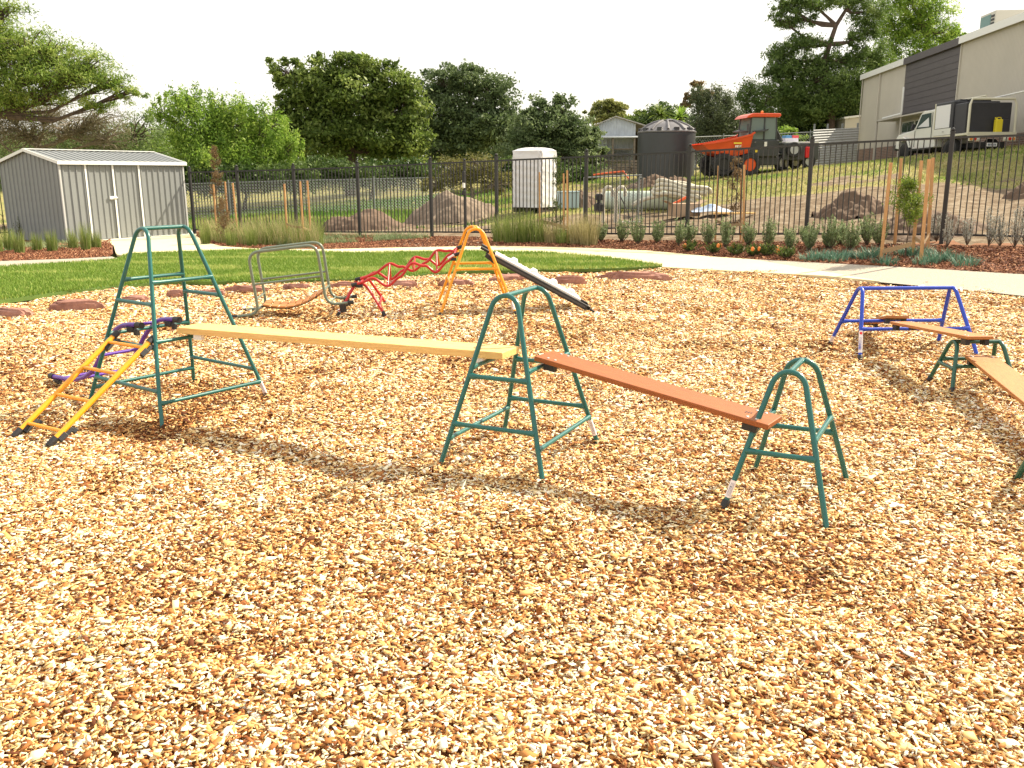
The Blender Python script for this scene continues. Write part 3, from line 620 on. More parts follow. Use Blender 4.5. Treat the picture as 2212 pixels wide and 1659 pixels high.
for i, (px, py, w_, h_, lb) in enumerate([(20, 682, 96, 24, 'blunt red rock cut by the left edge, nearest of the row'), (158, 668, 112, 28, 'long angular pink red rock second from the left edge'), (290, 651, 62, 17, 'flat dark red rock behind the left leg of the tall teal trestle'), (380, 637, 42, 15, 'small brown red rock seen between the tall trestle legs'), (452, 634, 50, 12, 'low red rock just right of the tall teal trestle'),
    (532, 627, 78, 14, 'flat red rock left of the sage bridge upright'), (640, 622, 52, 14, 'rounded red rock seen through the sage bridge frame'), (742, 621, 62, 17, 'red rock right of the sage bridge above the red trestle'), (868, 619, 72, 19, 'grey brown rock under the middle of the wavy red ladder'),
    (985, 617, 78, 19, 'brown red rock behind the left legs of the yellow trestle'), (1105, 607, 88, 19, 'red rock behind the top half of the ramp'), (1229, 614, 72, 26, 'split red rock above the low end of the ramp'), (1300, 603, 26, 10, 'tiny red rock left of the longest slab'), (1372, 605, 136, 24, 'longest flat red slab at the right end of the row')]):
    rock(px, py, w_, h_, lb, i+3)

# ------------------------------------------------------------ garden shed
STEELG = mat('grey_steel', (.235, .25, .255), .45, var=.04, vscale=2, spec=.4); STEELW = mat('white_trim', (.78, .79, .78), .45)
def ribbed(mb, p0, p1, z0, z1fn, sp, rw, rd, nrm, x0=0., x1=None):
    """sheet metal wall with pressed ribs between two ground points"""
    p0 = Vector(p0); p1 = Vector(p1); d = p1-p0; L = d.length; d.normalize(); nv = Vector(nrm).normalized(); x1 = L if x1 is None else x1
    xs = [(x0, 0)]; x = x0+sp*.5
    while x < x1-rw*.6: xs += [(x-rw/2, 0), (x-rw*.25, rd), (x+rw*.25, rd), (x+rw/2, 0)]; x += sp
    xs.append((x1, 0)); V = []; F = []
    for x, o in xs:
        q = p0+d*x+nv*o; V += [(q.x, q.y, z0), (q.x, q.y, z1fn(x))]
    for i in range(len(xs)-1): F.append((2*i, 2*i+2, 2*i+3, 2*i+1))
    return mb.add(V, F)
def shed():
    P = Vector((-10.659, 21.474, 0)); a = 1.013; u = Vector((cos(a), sin(a), 0)); v = Vector((-sin(a), cos(a), 0)); W, D, H, RH = 3.488, 2.534, 1.90, 2.17
    t = thing('garden_shed', 'grey ribbed steel garden shed with double doors and white trim', 'shed', P, a)
    def lb(): return MB()
    nf = (0, -1, 0)
    for x0, x1 in ((0, .186*W), (.608*W, W)):
        ribbed(lb(), (0, 0, 0), (W, 0, 0), 0, lambda x: H, .172, .05, .022, nf, x0, x1).build('wall', STEELG, t, smooth=False)
    for k, (x0, x1) in enumerate(((.186*W, .396*W), (.396*W, .608*W))):
        dm = ribbed(lb(), (0, .006, 0), (W, .006, 0), .04, lambda x: H-.03, .16, .045, .018, nf, x0+.02, x1-.02).build('door', STEELG, t, smooth=False)
        if k == 0:
            hb = lb(); hb.bx(.396*W-.16, .396*W+.03, -.045, -.008, 1.0, 1.075); hb.bx(.396*W-.05, .396*W+.05, -.06, -.04, 1.02, 1.055); hb.build('door_latch', STEELW, dm, smooth=False, bevel=.004)
    for s_ in (.186, .396, .608): lb().bx(s_*W-.022, s_*W+.022, -.036, -.012, 0, H-.01).build('door_post', STEELW, t, smooth=False)
    gz = lambda x: H+(RH-H)*(1-abs(x-D/2)/(D/2))
    ribbed(lb(), (0, 0, 0), (0, D, 0), 0, gz, .172, .05, .022, (-1, 0, 0)).build('gable_wall', STEELG, t, smooth=False)
    ribbed(lb(), (W, 0, 0), (W, D, 0), 0, gz, .172, .05, .022, (1, 0, 0)).build('gable_wall', STEELG, t, smooth=False)
    ribbed(lb(), (0, D, 0), (W, D, 0), 0, lambda x: H, .172, .05, .022, (0, 1, 0)).build('wall', STEELG, t, smooth=False)
    for x in (0, W): lb().bx(x-.02, x+.02, -.026, .014, 0, H).build('corner_trim', mat('shed_corner', (.5, .51, .51), .45), t, smooth=False)
    e = .07; s_ = (RH-H)/(D/2)
    for side in (0, 1):
        yb = -e if side == 0 else D+e; zb = H-e*s_+.01; xs = []; x = -e+.08
        V = []; F = []; prof = [(-e, 0)]
        while x < W+e-.05: prof += [(x-.025, 0), (x-.012, .022), (x+.012, .022), (x+.025, 0)]; x += .172
        prof.append((W+e, 0))
        for x, o in prof: V += [(x, yb, zb+o), (x, D/2, RH+.015+o)]
        for i in range(len(prof)-1): F.append((2*i, 2*i+2, 2*i+3, 2*i+1) if side == 0 else (2*i, 2*i+1, 2*i+3, 2*i+2))
        lb().add(V, F).build('roof_sheet', STEELG, t, smooth=False)
    lb().bx(-e-.01, W+e+.01, -e-.022, -e+.006, H-e*s_-.05, H-e*s_+.035).build('fascia', STEELW, t, smooth=False)
    lb().bar((-e, D/2, RH+.045), (W+e, D/2, RH+.045), .13, .02).build('ridge_cap', STEELW, t, smooth=False)
    for x in (-e-.004, W+e+.004):
        for y0 in (-e, D+e): lb().bar((x, y0, H-e*s_+.0), (x, D/2, RH+.02), .022, .07, up=(0, 0, 1)).build('gable_trim', STEELW, t, smooth=False)
    lb().bx(-.02, W+.02, -.03, .01, -.02, .03).build('base_channel', STEELW, t, smooth=False)
shed()
# ------------------------------------------------------------ black fence and gate
FB = mat('black_powder_coat', (.022, .022, .024), .45, var=.15, vscale=3)
FA = Vector((-9.76, 27.43)); FD = Vector((1.0, -.684)).normalized()
def fx(px, py):
    d = ray(px, py); k = Vector((d[0], d[1])); # intersect the vertical plane of the pixel with the fence line
    a = FA; den = k.x*FD.y-k.y*FD.x; s_ = (a.y*k.x-a.x*k.y)/-den
    return s_
S_ = [fx(px, py) for px, py in [(413, 370), (511, 366), (633, 361), (771, 354), (929, 348), (1003, 345), (1072, 342), (1267, 330), (1491, 318), (1755, 305), (2058, 290)]]
S_.append(S_[-1]+2.4); S_.append(S_[-1]+2.4)
P0_ = Vector((-8.70, 24.62)); P4_ = Vector((FA.x+FD.x*S_[4], FA.y+FD.y*S_[4]))
def fpt(s_):
    if s_ >= S_[4]: return (FA.x+FD.x*s_, FA.y+FD.y*s_)
    u = (s_-S_[0])/(S_[4]-S_[0]); q = P0_.lerp(P4_, u); return (q.x, q.y)
def fleft(px, py):      # left run: where the picture column of a post meets the line from the shed to the gate
    d = ray(px, py); e = P4_-P0_; den = d[0]*e.y-d[1]*e.x; return (P0_.y*d[0]-P0_.x*d[1])/-den
for i_, (px, py) in enumerate([(413, 370), (511, 366), (633, 361), (771, 354)]): 
    if i_: S_[i_] = S_[0]+fleft(px, py)*(S_[4]-S_[0])
def post(s_, par, r=.034, h=1.86):
    x, y = fpt(s_); z = T(x, y)-.05; ang = math.atan2(FD.y, FD.x) if s_ >= S_[4] else math.atan2((P4_-P0_).y, (P4_-P0_).x); R = Matrix.Rotation(ang, 3, 'Z')
    h = h-.10*max(0, min(1, (S_[4]-s_)/(S_[4]-S_[0])))
    p = MB().box((x, y, z+h/2+.02), (r*2, r*2, h+.04), R).build('post', FB, par, world=True, smooth=False, bevel=.004)
    M = par.matrix_basis.inverted()
    c = MB(); c.box((x, y, z+h+.045), (r*2.25, r*2.25, .02), R); c.lathe([(.012, 0), (.030, .018), (.033, .035), (.022, .056), (.004, .064)], (x, y, z+h+.05), 12)
    o = c.build('post_cap', FB, None, smooth=True); 
    for v in o.data.vertices: v.co = M@v.co
    o.parent = p
def panel(s0, s1, par, name='picket_panel', g=.045):
    mb = MB(); z = lambda s_: T(*fpt(s_)); ang = math.atan2(FD.y, FD.x); R = Matrix.Rotation(ang, 3, 'Z')
    a0, a1 = s0+g, s1-g; P0 = Vector((*fpt(a0), z(a0))); P1 = Vector((*fpt(a1), z(a1)))
    hd = lambda s_: .10*max(0, min(1, (S_[4]-s_)/(S_[4]-S_[0])))
    for h in (.13, 1.76): mb.bar(P0+Vector((0, 0, h-hd(a0)*(h > 1))), P1+Vector((0, 0, h-hd(a1)*(h > 1))), .036, .036)
    n = int(round((P1-P0).length/.098))
    for k in range(1, n):
        u = k/n; q = P0+(P1-P0)*u; hh = hd(a0+(a1-a0)*u); mb.box((q.x, q.y, q.z+.925-hh/2), (.0165, .0165, 1.63-hh), R)
    return mb.build(name, FB, par, world=True, smooth=False)
def fence(name, label, idx, cat='fence'):
    x, y = fpt(S_[idx[0]]); t = thing(name, label, cat, (x, y, T(x, y)))
    for i in idx: post(S_[i], t)
    for i, j in zip(idx[:-1], idx[1:]): panel(S_[i], S_[j], t)
    return t
fence('picket_fence', 'tall black metal picket fence from the shed to the gate', [0, 1, 2, 3, 4])
fence('picket_fence', 'tall black metal picket fence running from the gate to the right edge', [6, 7, 8, 9, 10, 11, 12])
x, y = fpt(S_[5]); gt = thing('gate', 'black metal picket gate with a tall latch, left half of the opening', 'gate', (x, y, T(x, y)))
panel(S_[4]+.02, S_[5], gt, 'gate_panel'); post(S_[5], gt, .026, 1.78)
g1_ = MB(); ang = math.atan2(FD.y, FD.x); R_ = Matrix.Rotation(ang, 3, 'Z'); q_ = (x, y, T(x, y))
g1_.box((q_[0]-.02, q_[1]-.05, q_[2]+1.42), (.07, .06, .26), R_).build('latch', BLACK, gt, world=True, smooth=False, bevel=.006)
MB().box((q_[0]-.02, q_[1]-.05, q_[2]+1.32-.09), (.05, .05, .12), R_).build('latch_rod', WHITEP, gt, world=True, smooth=False, bevel=.004)
MB().box((q_[0]-.02, q_[1]-.05, q_[2]+1.05), (.09, .07, .11), R_).build('lock_box', BLACK, gt, world=True, smooth=False, bevel=.006)
x, y = fpt(S_[5]+.1); gt = thing('gate', 'black metal picket gate leaf, right half of the opening beside the orange topped posts', 'gate', (x, y, T(x, y))); gt['label'] = 'black metal picket gate leaf between the latch and the fence post right of it'
panel(S_[5]+.03, S_[6], gt, 'gate_panel')
# short run of fence seen left of the shed
t = thing('picket_fence', 'black picket fence glimpsed at the left edge behind the shed', 'fence', (-14.2, 25.2, 0))
mb = MB(); a = Vector((-16.5, 24.2, -.1)); b = Vector((-12.2, 26.6, -.1))
for h in (.13, 1.5): mb.bar(a+Vector((0, 0, h)), b+Vector((0, 0, h)), .036, .036)
for k in range(45): q = a+(b-a)*(k/44); mb.box((q.x, q.y, .72), (.017, .017, 1.45))
mb.build('picket_panel', FB, t, world=True, smooth=False)
# ------------------------------------------------------------ chain link fence beyond
GALV = mat('galvanised_wire', (.27, .29, .29), .5, metal=.4, var=.1, vscale=8)
def chainlink(name, label, pts, h, hz=None, sp=.13, wr=.009, posts=None, top=True, mesh=True):
    t = thing(name, label, 'fence', pts[0])
    mb = MB(); V = []; F = []
    for a, b in zip(pts[:-1], pts[1:]):
        a = Vector(a); b = Vector(b); L = (b-a).length; d = (b-a)/L; n = int(L/sp)
        if mesh:
            m = MB(); q = Vector((d.y, -d.x, 0))*.004
            for sg in (1, -1):
                for k in range(-int(h/sp)-1, n+int(h/sp)+1):
                    x0 = k*sp; pts_ = []
                    u0, u1 = x0, x0+sg*h; z0, z1 = 0, h
                    lo, hi = min(u0, u1), max(u0, u1)
                    if hi < 0 or lo > L: continue
                    f = lambda u: (u-u0)/(u1-u0)*h
                    c0, c1 = np.clip([u0, u1], 0, L)
                    A = a+d*c0+Vector((0, 0, f(c0)+(b.z-a.z)*0))+q*sg; B = a+d*c1+Vector((0, 0, f(c1)))+q*sg
                    up = Vector((0, 0, 1)); dd = (B-A).normalized(); s_ = dd.cross(Vector((d.y, -d.x, 0))).normalized()*wr
                    nn = Vector((d.y, -d.x, 0))*wr
                    m.add([A-s_, A+nn, A+s_, B-s_, B+nn, B+s_], [(0, 1, 4, 3), (1, 2, 5, 4), (2, 0, 3, 5)])
            m.build('chain_mesh', GALV, t, world=True, smooth=False)
        if top: MB().tube([a+Vector((0, 0, h)), b+Vector((0, 0, h))], .022, 8).build('top_rail', GALV, t, world=True)
        k = max(1, int(round(L/3.2)))
        for j in range(k+1):
            p_ = a+(b-a)*(j/k); MB().tube([p_-Vector((0, 0, .2)), p_+Vector((0, 0, h+.12))], .028, 8).build('post', GALV, t, world=True)
    return t
chainlink('chain_link_fence', 'grey chain link fence behind the black fence in front of the trees', [(-21, 39.5, -.42), (-9.5, 39.8, -.12), (-2.6, 40.3, -.02)], 1.5)
cA = at(1500, 340, 46); cB = at(1790, 330, 51)
chainlink('chain_link_fence', 'tall galvanised mesh fence behind the orange dumper', [(8.9, 47, T(8.9, 47)), (13.4, 49, T(13.4, 49)), (19.0, 50.2, T(19, 50.2))], 1.75, sp=.16, wr=.004)
# ------------------------------------------------------------ timber stakes, ties and saplings
STAKE = wood('stake_timber', (.62, .36, .16), (.45, .23, .09), 6, axis=(10, 10, 1)); TIE = mat('jute_tie', (.36, .25, .14), .95, var=.2, vscale=60); BARK = mat('bark', (.12, .085, .06), .9, var=.35, vscale=14, bump=.5, bscale=40)
def z5p(x, y): return ((700+x*.5425)*.5486, (600+y*.5425)*.5486)
def z1p(x, y): return ((1900+x*.4521)*.5486, (500+y*.4521)*.5486)
def z7p(x, y): return ((2200+x*.4973)*.5486, (350+y*.4973)*.5486)
def z6p(x, y): return ((3000+x*.6632)*.5486, (y*.6632)*.5486)
def z4p(x, y): return ((2700+x*.6022)*.5486, (550+y*.6022)*.5486)
def stake(base, top, label, Y=None, w_=.036):
    P = Vector(G(*base)) if Y is None else Vector((at(base[0], base[1], Y)[0], Y, 0)); P.z = T(P.x, P.y)-.05
    Q = Vector(at(top[0], top[1], P.y-.02)); d = (Q-P); L = d.length
    o = MB(); o.bar(P, Q, w_, w_, up=(0, -1, 0)); b = o.build('timber_stake', STAKE, None, smooth=False, bevel=.002)
    tag(b, label, 'stake', 'timber stakes supporting young trees'); return P, Q
SK = {}
for key, lst in {
  'a': [((280, 520), (258, 232), 'reddish timber stake left of the brown sapling nearest the shed'), ((365, 500), (342, 212), 'tall timber stake right beside the brown sapling nearest the shed'), ((434, 560), (398, 222), 'timber stake farthest right beside the brown sapling nearest the shed')]}.items():
    SK[key] = [stake(z5p(*b), z5p(*t_), l, Y=y_) for (b, t_, l), y_ in zip(lst, (23.2, 23.6, 22.6))]
SK['b'] = [stake(z5p(*b), z5p(*t_), l, Y=y_) for (b, t_, l), y_ in zip([((796, 640), (773, 228), 'timber stake at the left of the three standing in the tall grass clump'), ((914, 650), (888, 210), 'middle timber stake of the three standing in the tall grass clump'), ((968, 650), (940, 205), 'timber stake at the right of the three standing in the tall grass clump')], (20.9, 20.7, 21.1))]
SK['c'] = [stake(z1p(*b), z1p(*t_), l) for b, t_, l in [((498, 985), (497, 393), 'timber stake directly in front of the white wrapped pallet'), ((706, 985), (706, 405), 'timber stake behind the taller one right of the white pallet'), ((741, 1020), (737, 378), 'taller of the two close timber stakes right of the white pallet')]]
SK['d'] = [stake(z7p(*b), z7p(*t_), l) for b, t_, l in [((1240, 1185), (1266, 608), 'timber stake left of the dead brown sapling before the dumper'), ((1440, 1185), (1446, 642), 'thin timber stake partly hidden behind the right stake at the dead sapling'), ((1462, 1225), (1470, 602), 'timber stake right of the dead brown sapling')]]
SK['e'] = [stake(z6p(*b), z6p(*t_), l, w_=.042) for b, t_, l in [((706, 1545), (766, 965), 'leaning timber stake on the left in front of the green sapling'), ((788, 1455), (828, 940), 'timber stake at the left rear of the green sapling'), ((893, 1520), (948, 953), 'timber stake close behind the green sapling on its right'), ((943, 1560), (994, 945), 'thick timber stake in front right of the green sapling'), ((985, 1480), (1016, 936), 'timber stake at the right rear of the green sapling')]]
def tie(pts, label, wd=.055):
    P = [Vector(p) for p in pts]; mb = MB(); V = []; F = []
    for p in P: V += [(p.x, p.y, p.z-wd/2), (p.x, p.y, p.z+wd/2), (p.x, p.y+.006, p.z+wd/2), (p.x, p.y+.006, p.z-wd/2)]
    for i in range(len(P)-1):
        for k in range(4): F.append((4*i+k, 4*i+4+k, 4*i+4+(k+1) % 4, 4*i+(k+1) % 4))
    tag(mb.add(V, F).build('tree_tie', TIE, None, smooth=False), label, 'tree tie', 'cloth ties between stakes')
def span(a, b, sag=.05, n=7): 
    a = Vector(a); b = Vector(b); return [a+(b-a)*(k/n)-Vector((0, 0, sag*sin(pi*k/n))) for k in range(n+1)]
def lerp(s_, u): return s_[0]+(s_[1]-s_[0])*u+Vector((0, -.03, 0))
tie(span(lerp(SK['a'][1], .25), lerp(SK['a'][2], .38), .03), 'brown cloth tie between the two right stakes at the brown sapling')
tie(span(lerp(SK['b'][0], .36), lerp(SK['b'][1], .30), .03)+span(lerp(SK['b'][1], .3), lerp(SK['b'][2], .24), .01), 'brown cloth tie on the three stakes in the tall grass clump')
tie(span(lerp(SK['c'][0], .31), lerp(SK['c'][2], .25), .0), 'brown cloth tie across the stakes before the white wrapped pallet', .07)
tie(span(lerp(SK['d'][0], .27), lerp(SK['d'][2], .28), .05), 'sagging brown cloth tie at the dead brown sapling', .06)
tie(span(lerp(SK['e'][0], .12), lerp(SK['e'][3], .24), .0)[:6], 'lower brown cloth tie on the green sapling stakes', .07)
tie(span(lerp(SK['e'][2], .22), lerp(SK['e'][3], .215), .0)+span(lerp(SK['e'][3], .21), lerp(SK['e'][4], .19), .0), 'upper brown cloth tie on the green sapling stakes', .06)
# leaf helper: many small leaf faces
def leaf_arrays(c, size, aspect=.45, nz=None, up=.4):
    n = len(c); d = rng.normal(0, 1, (n, 3)); d /= np.linalg.norm(d, axis=1)[:, None]
    nn = rng.normal(0, 1, (n, 3)); nn[:, 2] = np.abs(nn[:, 2])+up
    if nz is not None: nn += nz
    s_ = np.cross(d, nn); s_ /= np.linalg.norm(s_, axis=1)[:, None]+1e-9
    L = size[:, None]; Wd = L*aspect
    V = np.stack([c-d*L*.5, c-s_*Wd*.5, c+d*L*.5, c+s_*Wd*.5], 1).reshape(-1, 3)
    F = (np.arange(n)*4)[:, None]+np.array([0, 1, 2, 3])[None]
    return V, F
def fol(name, a, b, c, tr=.35): return tintmat(name, [(0, a), (.5, b), (1, c)], rough=.55, transl=tr, spec=.3)
F_OLIVE = fol('leaf_olive', (.035, .065, .012), (.085, .13, .03), (.20, .25, .07)); F_BROWN = fol('leaf_brown', (.10, .06, .03), (.20, .13, .06), (.34, .24, .12))
def sapling(label, P, h, rad, m, n, size, z0=.25, seedl=.5):
    P = Vector(P); P.z = T(P.x, P.y); t = thing('sapling', label, 'sapling', P)
    tr = MB(); pts = [(rng.normal(0, .012)*k, rng.normal(0, .012)*k, h*k/6) for k in range(7)]; tr.tube(pts, [.014*(1-k/8) for k in range(7)], 8).build('trunk', BARK, t)
    ce = []; br = MB()
    for k in range(26):
        z = h*rng.uniform(z0, .98); a = rng.uniform(0, 2*pi); ln = rad*(1-.75*(z/h-z0)/(1-z0+.01))*rng.uniform(.5, 1.1); e = Vector((cos(a)*ln, sin(a)*ln, z+ln*rng.uniform(.5, 1.3)))
        br.tube([(0, 0, z), tuple(e)], [.004, .0015], 4, caps=False); u = rng.uniform(.2, 1, (n//26, 1)); ce.append(np.array((0, 0, z))*(1-u)+np.array(e)*u+rng.normal(0, rad*.09, (n//26, 3)))
    br.build('branches', BARK, t)
    ce = np.concatenate(ce); V, F = leaf_arrays(ce, rng.uniform(.6, 1.3, len(ce))*size, .25, up=0); big('crown', V, F, np.clip(rng.normal(.5, .25, len(ce)), 0, 1), m, t)
sapling('brown conifer like sapling among the stakes nearest the shed', (-7.55, 23.3, 0), 2.35, .34, F_BROWN, 2600, .06, .1)
sapling('brown dead sapling among the stakes in the tall grass clump', tuple(at(489, 540, 20.9)), 1.05, .3, F_BROWN, 1300, .05, .1)
sapling('thin green sapling tied in front of the white pallet', tuple(G(*z1p(645, 985))), 1.75, .28, F_OLIVE, 1500, .05, .15)
sapling('dead brown sapling with bare twigs tied between stakes', tuple(G(*z7p(1375, 1200))), 1.75, .33, F_BROWN, 1500, .055, .02)
sapling('bushy green sapling held by five leaning stakes', tuple(G(*z6p(850, 1530))), 1.22, .42, fol('leaf_lime', (.06, .12, .01), (.16, .24, .03), (.33, .40, .08)), 3600, .055, .38)
# ------------------------------------------------------------ garden plants
F_RUSH = tintmat('rush', [(0, (.10, .16, .03)), (.5, (.22, .29, .07)), (1, (.42, .42, .18))], rough=.6, transl=.3); F_DRY = tintmat('dry_grass', [(0, (.20, .20, .08)), (.5, (.38, .34, .16)), (1, (.55, .47, .27))], rough=.7, transl=.3)
F_GREY = tintmat('grey_green', [(0, (.12, .18, .07)), (.5, (.25, .33, .15)), (1, (.44, .50, .30))], rough=.6, transl=.3); F_SILV = tintmat('silver_leaf', [(0, (.28, .30, .25)), (.5, (.45, .46, .41)), (1, (.62, .62, .57))], rough=.7, transl=.2)
F_BLUE = tintmat('blue_leaf', [(0, (.05, .14, .09)), (.5, (.12, .25, .17)), (1, (.26, .40, .30))], rough=.5, transl=.15); ORNG = mat('orange_flower', (.70, .22, .04), .7, var=.25, vscale=60)
def tuft(name, label, P, h, rad, n, m, lean=(.05, .5), wd=.006, group=None, cat='plant'):
    t = rng.uniform(0, 1, n)**.5*rad*.45; a = rng.uniform(0, 2*pi, n); V, F = blade_arrays(np.cos(a)*t, np.sin(a)*t, np.full(n, -.01), h*rng.uniform(.55, 1.05, n), np.full(n, wd), rng.uniform(*lean, n), yaw=a+rng.normal(0, .7, n), seg=3)
    o = big(name, V, F, np.repeat(np.clip(rng.normal(.5, .25, n), 0, 1), 3), m); o.location = (P[0], P[1], T(P[0], P[1])); tag(o, label, cat, group); return o
def shrub(name, label, P, h, rad, m, group=None, stems=14, leaves=40, size=.035, spread=.5, asp=.22, cat='shrub', flowers=0):
    t = thing(name, label, cat, (P[0], P[1], T(P[0], P[1])), 0, group); mb = MB(); ce = []; dr = []
    for k in range(stems):
        a = rng.uniform(0, 2*pi); q = rng.uniform(.1, 1)*rad*spread*2*.5; e = Vector((cos(a)*q, sin(a)*q, h*rng.uniform(.45, 1.0)*(1-.25*q/rad))); m_ = Vector((e.x*.7, e.y*.7, e.z*.45))
        mb.tube([(0, 0, -.02), m_, e], [.005, .004, .002], 4, caps=False)
        for u in np.linspace(.22, 1, leaves):
            p_ = Vector((0, 0, 0)).lerp(m_, u*2) if u < .5 else m_.lerp(e, u*2-1); aa = rng.uniform(0, 2*pi); ll = size*rng.uniform(.6, 1.2)
            ce.append((p_.x+cos(aa)*ll*.4, p_.y+sin(aa)*ll*.4, p_.z+ll*.3)); dr.append((cos(aa), sin(aa), 1.0))
    mb.build('stems', BARK, t); c = np.array(ce); n = len(c); d = np.array(dr)+rng.normal(0, .25, (n, 3)); d /= np.linalg.norm(d, axis=1)[:, None]; s_ = np.cross(d, rng.normal(0, 1, (n, 3))); s_ /= np.linalg.norm(s_, axis=1)[:, None]
    L = size*rng.uniform(.7, 1.3, (n, 1)); V = np.stack([c-d*L*.5, c-s_*L*asp*.5, c+d*L*.5, c+s_*L*asp*.5], 1).reshape(-1, 3); F = (np.arange(n)*4)[:, None]+np.arange(4)[None]
    big('leaves', V, F, np.clip(rng.normal(.5, .25, n), 0, 1), m, t)
    for k in range(flowers):
        a = rng.uniform(0, 2*pi); q = rad*rng.uniform(.2, .6); MB().lathe([(.006, 0), (.026, .012), (.030, .045), (.022, .07), (.005, .078)], (cos(a)*q, sin(a)*q-.05, h*rng.uniform(.35, .6)), 10).build('flower', ORNG, t)
    return t
def z8p(x, y): return (x*.6632*.5486, y*.6632*.5486)
for i, (x, y, h) in enumerate([(-10, 1500, .42), (60, 1490, .5), (118, 1505, .52), (222, 1490, .42), (312, 1495, .5), (436, 1478, .46), (512, 1488, .62), (574, 1475, .42)]):
    tuft('rush_tuft', 'upright green rush tuft in front of the shed, %s from the left' % ORD[i], G(*z8p(x, y)), h, .22, 230, F_RUSH, (.02, .22), .008, 'rush tufts in the bed before the shed')
for i, (x, y, h) in enumerate([(30, 1440, .75), (130, 1430, .8), (228, 1430, .78)]):
    shrub('leggy_shrub', 'thin leggy shrub against the dark shed wall, %s from the left' % ORD[i], G(*z8p(x, y)), h, .3, F_OLIVE, 'leggy shrubs against the shed', stems=7, leaves=22, size=.06)
gc = []
def mat_cover(label, pts_top, pts_bot, x0, x1, m, den, h, name='ground_cover', seg=2, wd=.012, lean=(.3, 1.0)):
    p_ = scatter_between(pts_top, pts_bot, den, x0, x1); n = len(p_); k = vnoise(p_[:, 0], p_[:, 1], 1.4, 77) > .30; p_ = p_[k]; n = len(p_)
    V, F = blade_arrays(p_[:, 0], p_[:, 1], terr(p_[:, 0], p_[:, 1]), h*rng.uniform(.4, 1.1, n), np.full(n, wd), rng.uniform(*lean, n), seg=seg)
    tag(big(name, V, F, np.repeat(np.clip(rng.normal(.5, .25, n), 0, 1), seg), m), label, 'plants', kind='stuff')
mat_cover('low grey green plants under the rush tufts before the shed', [(0, 527), (90, 524), (215, 522)], [(0, 545), (90, 540), (215, 536)], 0, 215, F_GREY, 700, .13)
mat_cover('tall tangled green and straw coloured grasses beside the concrete pad', [(430, 509), (700, 511)], [(432, 514), (480, 529), (560, 533), (700, 531)], 432, 690, F_DRY, 420, .62, 'tall_grass', 3, .010, (.1, .7))
mat_cover('green stems among the tall tangled grasses beside the concrete pad', [(430, 509), (700, 511)], [(432, 514), (480, 529), (560, 533), (700, 531)], 436, 700, F_RUSH, 480, .52, 'tall_grass', 3, .010, (.1, .7))
mat_cover('silvery green ground cover at the foot of the left fence', [(600, 515), (760, 514), (950, 514)], [(600, 532), (760, 526), (870, 519), (950, 515)], 600, 930, F_GREY, 900, .20)
for i, (x, h) in enumerate([(445, .6), (500, .55), (545, .6), (585, .62), (615, .66), (655, .55)]):
    tuft('rush_tuft', 'bright green rush tuft rising at the front of the tall grasses, %s from the left' % ORD[i], G(x, 528+5*math.sin(i)), h*.8, .25, 200, F_RUSH, (.02, .3), .009, 'rush tufts in the tall grasses')
for i, (x, y, h, dry) in enumerate([(1083, 523, .62, 0), (1107, 525, .55, 0), (1135, 524, .68, 0), (1163, 524, .55, 0), (1195, 525, .42, 1), (1222, 526, .40, 0), (1250, 528, .60, 1), (1272, 530, .66, 1)]):
    tuft('rush_tuft', ('straw coloured' if dry else 'green') + ' rush tuft right of the gate, %s along the fence' % ORD[i], G(x, y), h*1.12, .42, 330, F_DRY if dry else F_RUSH, (.03, .5), .009, 'rush tufts right of the gate')
sh = [z7p(*q) for q in [(335, 1215), (495, 1215), (625, 1235), (775, 1225), (945, 1245), (1030, 1220), (1180, 1240), (1315, 1265), (1500, 1245), (1655, 1260), (1825, 1280), (1985, 1285), (2150, 1275)]]+[z4p(*q) for q in [(800, 700), (930, 715), (1010, 690), (1075, 725), (1185, 695), (1270, 700)]]
for i, q in enumerate(sh):
    shrub('grey_green_shrub', 'upright grey green shrub at the foot of the right fence, %s from the left' % ORD[i], G(*q), .46+.16*((i*7) % 5)/4, .36, F_GREY, 'grey green shrubs along the right fence', stems=22, leaves=40, size=.055, asp=.3)
for i, q in enumerate([z7p(1040, 1290), z7p(1240, 1305), z7p(1410, 1320), z7p(1540, 1325), z7p(1660, 1325), z7p(1800, 1345)]):
    shrub('banksia', 'low green shrub with orange flower spikes by the path, %s from the left' % ORD[i], G(*q), .22, .42, F_OLIVE, 'low orange flowered shrubs', stems=26, leaves=20, size=.06, asp=.3, flowers=2 if i % 2 else 1)
for i, q in enumerate([(820, 790), (880, 775), (975, 795), (1030, 770), (1165, 780), (1245, 765), (1305, 815), (1440, 755), (1520, 760), (1560, 815), (1610, 800), (1665, 780), (1755, 790), (1830, 825)]):
    tuft('blue_succulent', 'low blue green spiky plant at the front of the right bed, %s from the left' % ORD[i], G(*z4p(*q)), .17+.05*(i % 3)/2, .42, 130, F_BLUE, (.3, 1.1), .014, 'blue green spiky plants')
for i, q in enumerate([(1640, 660), (1705, 705), (1840, 690), (1980, 690), (2055, 690), (2150, 700), (2215, 690)]):
    shrub('silver_shrub', 'silvery white twiggy shrub before the fence at the right, %s from the left' % ORD[i], G(*z4p(*q)), .55+.12*(i % 2), .34, F_SILV, 'silvery shrubs at the right', stems=15, leaves=34, size=.045, asp=.3)

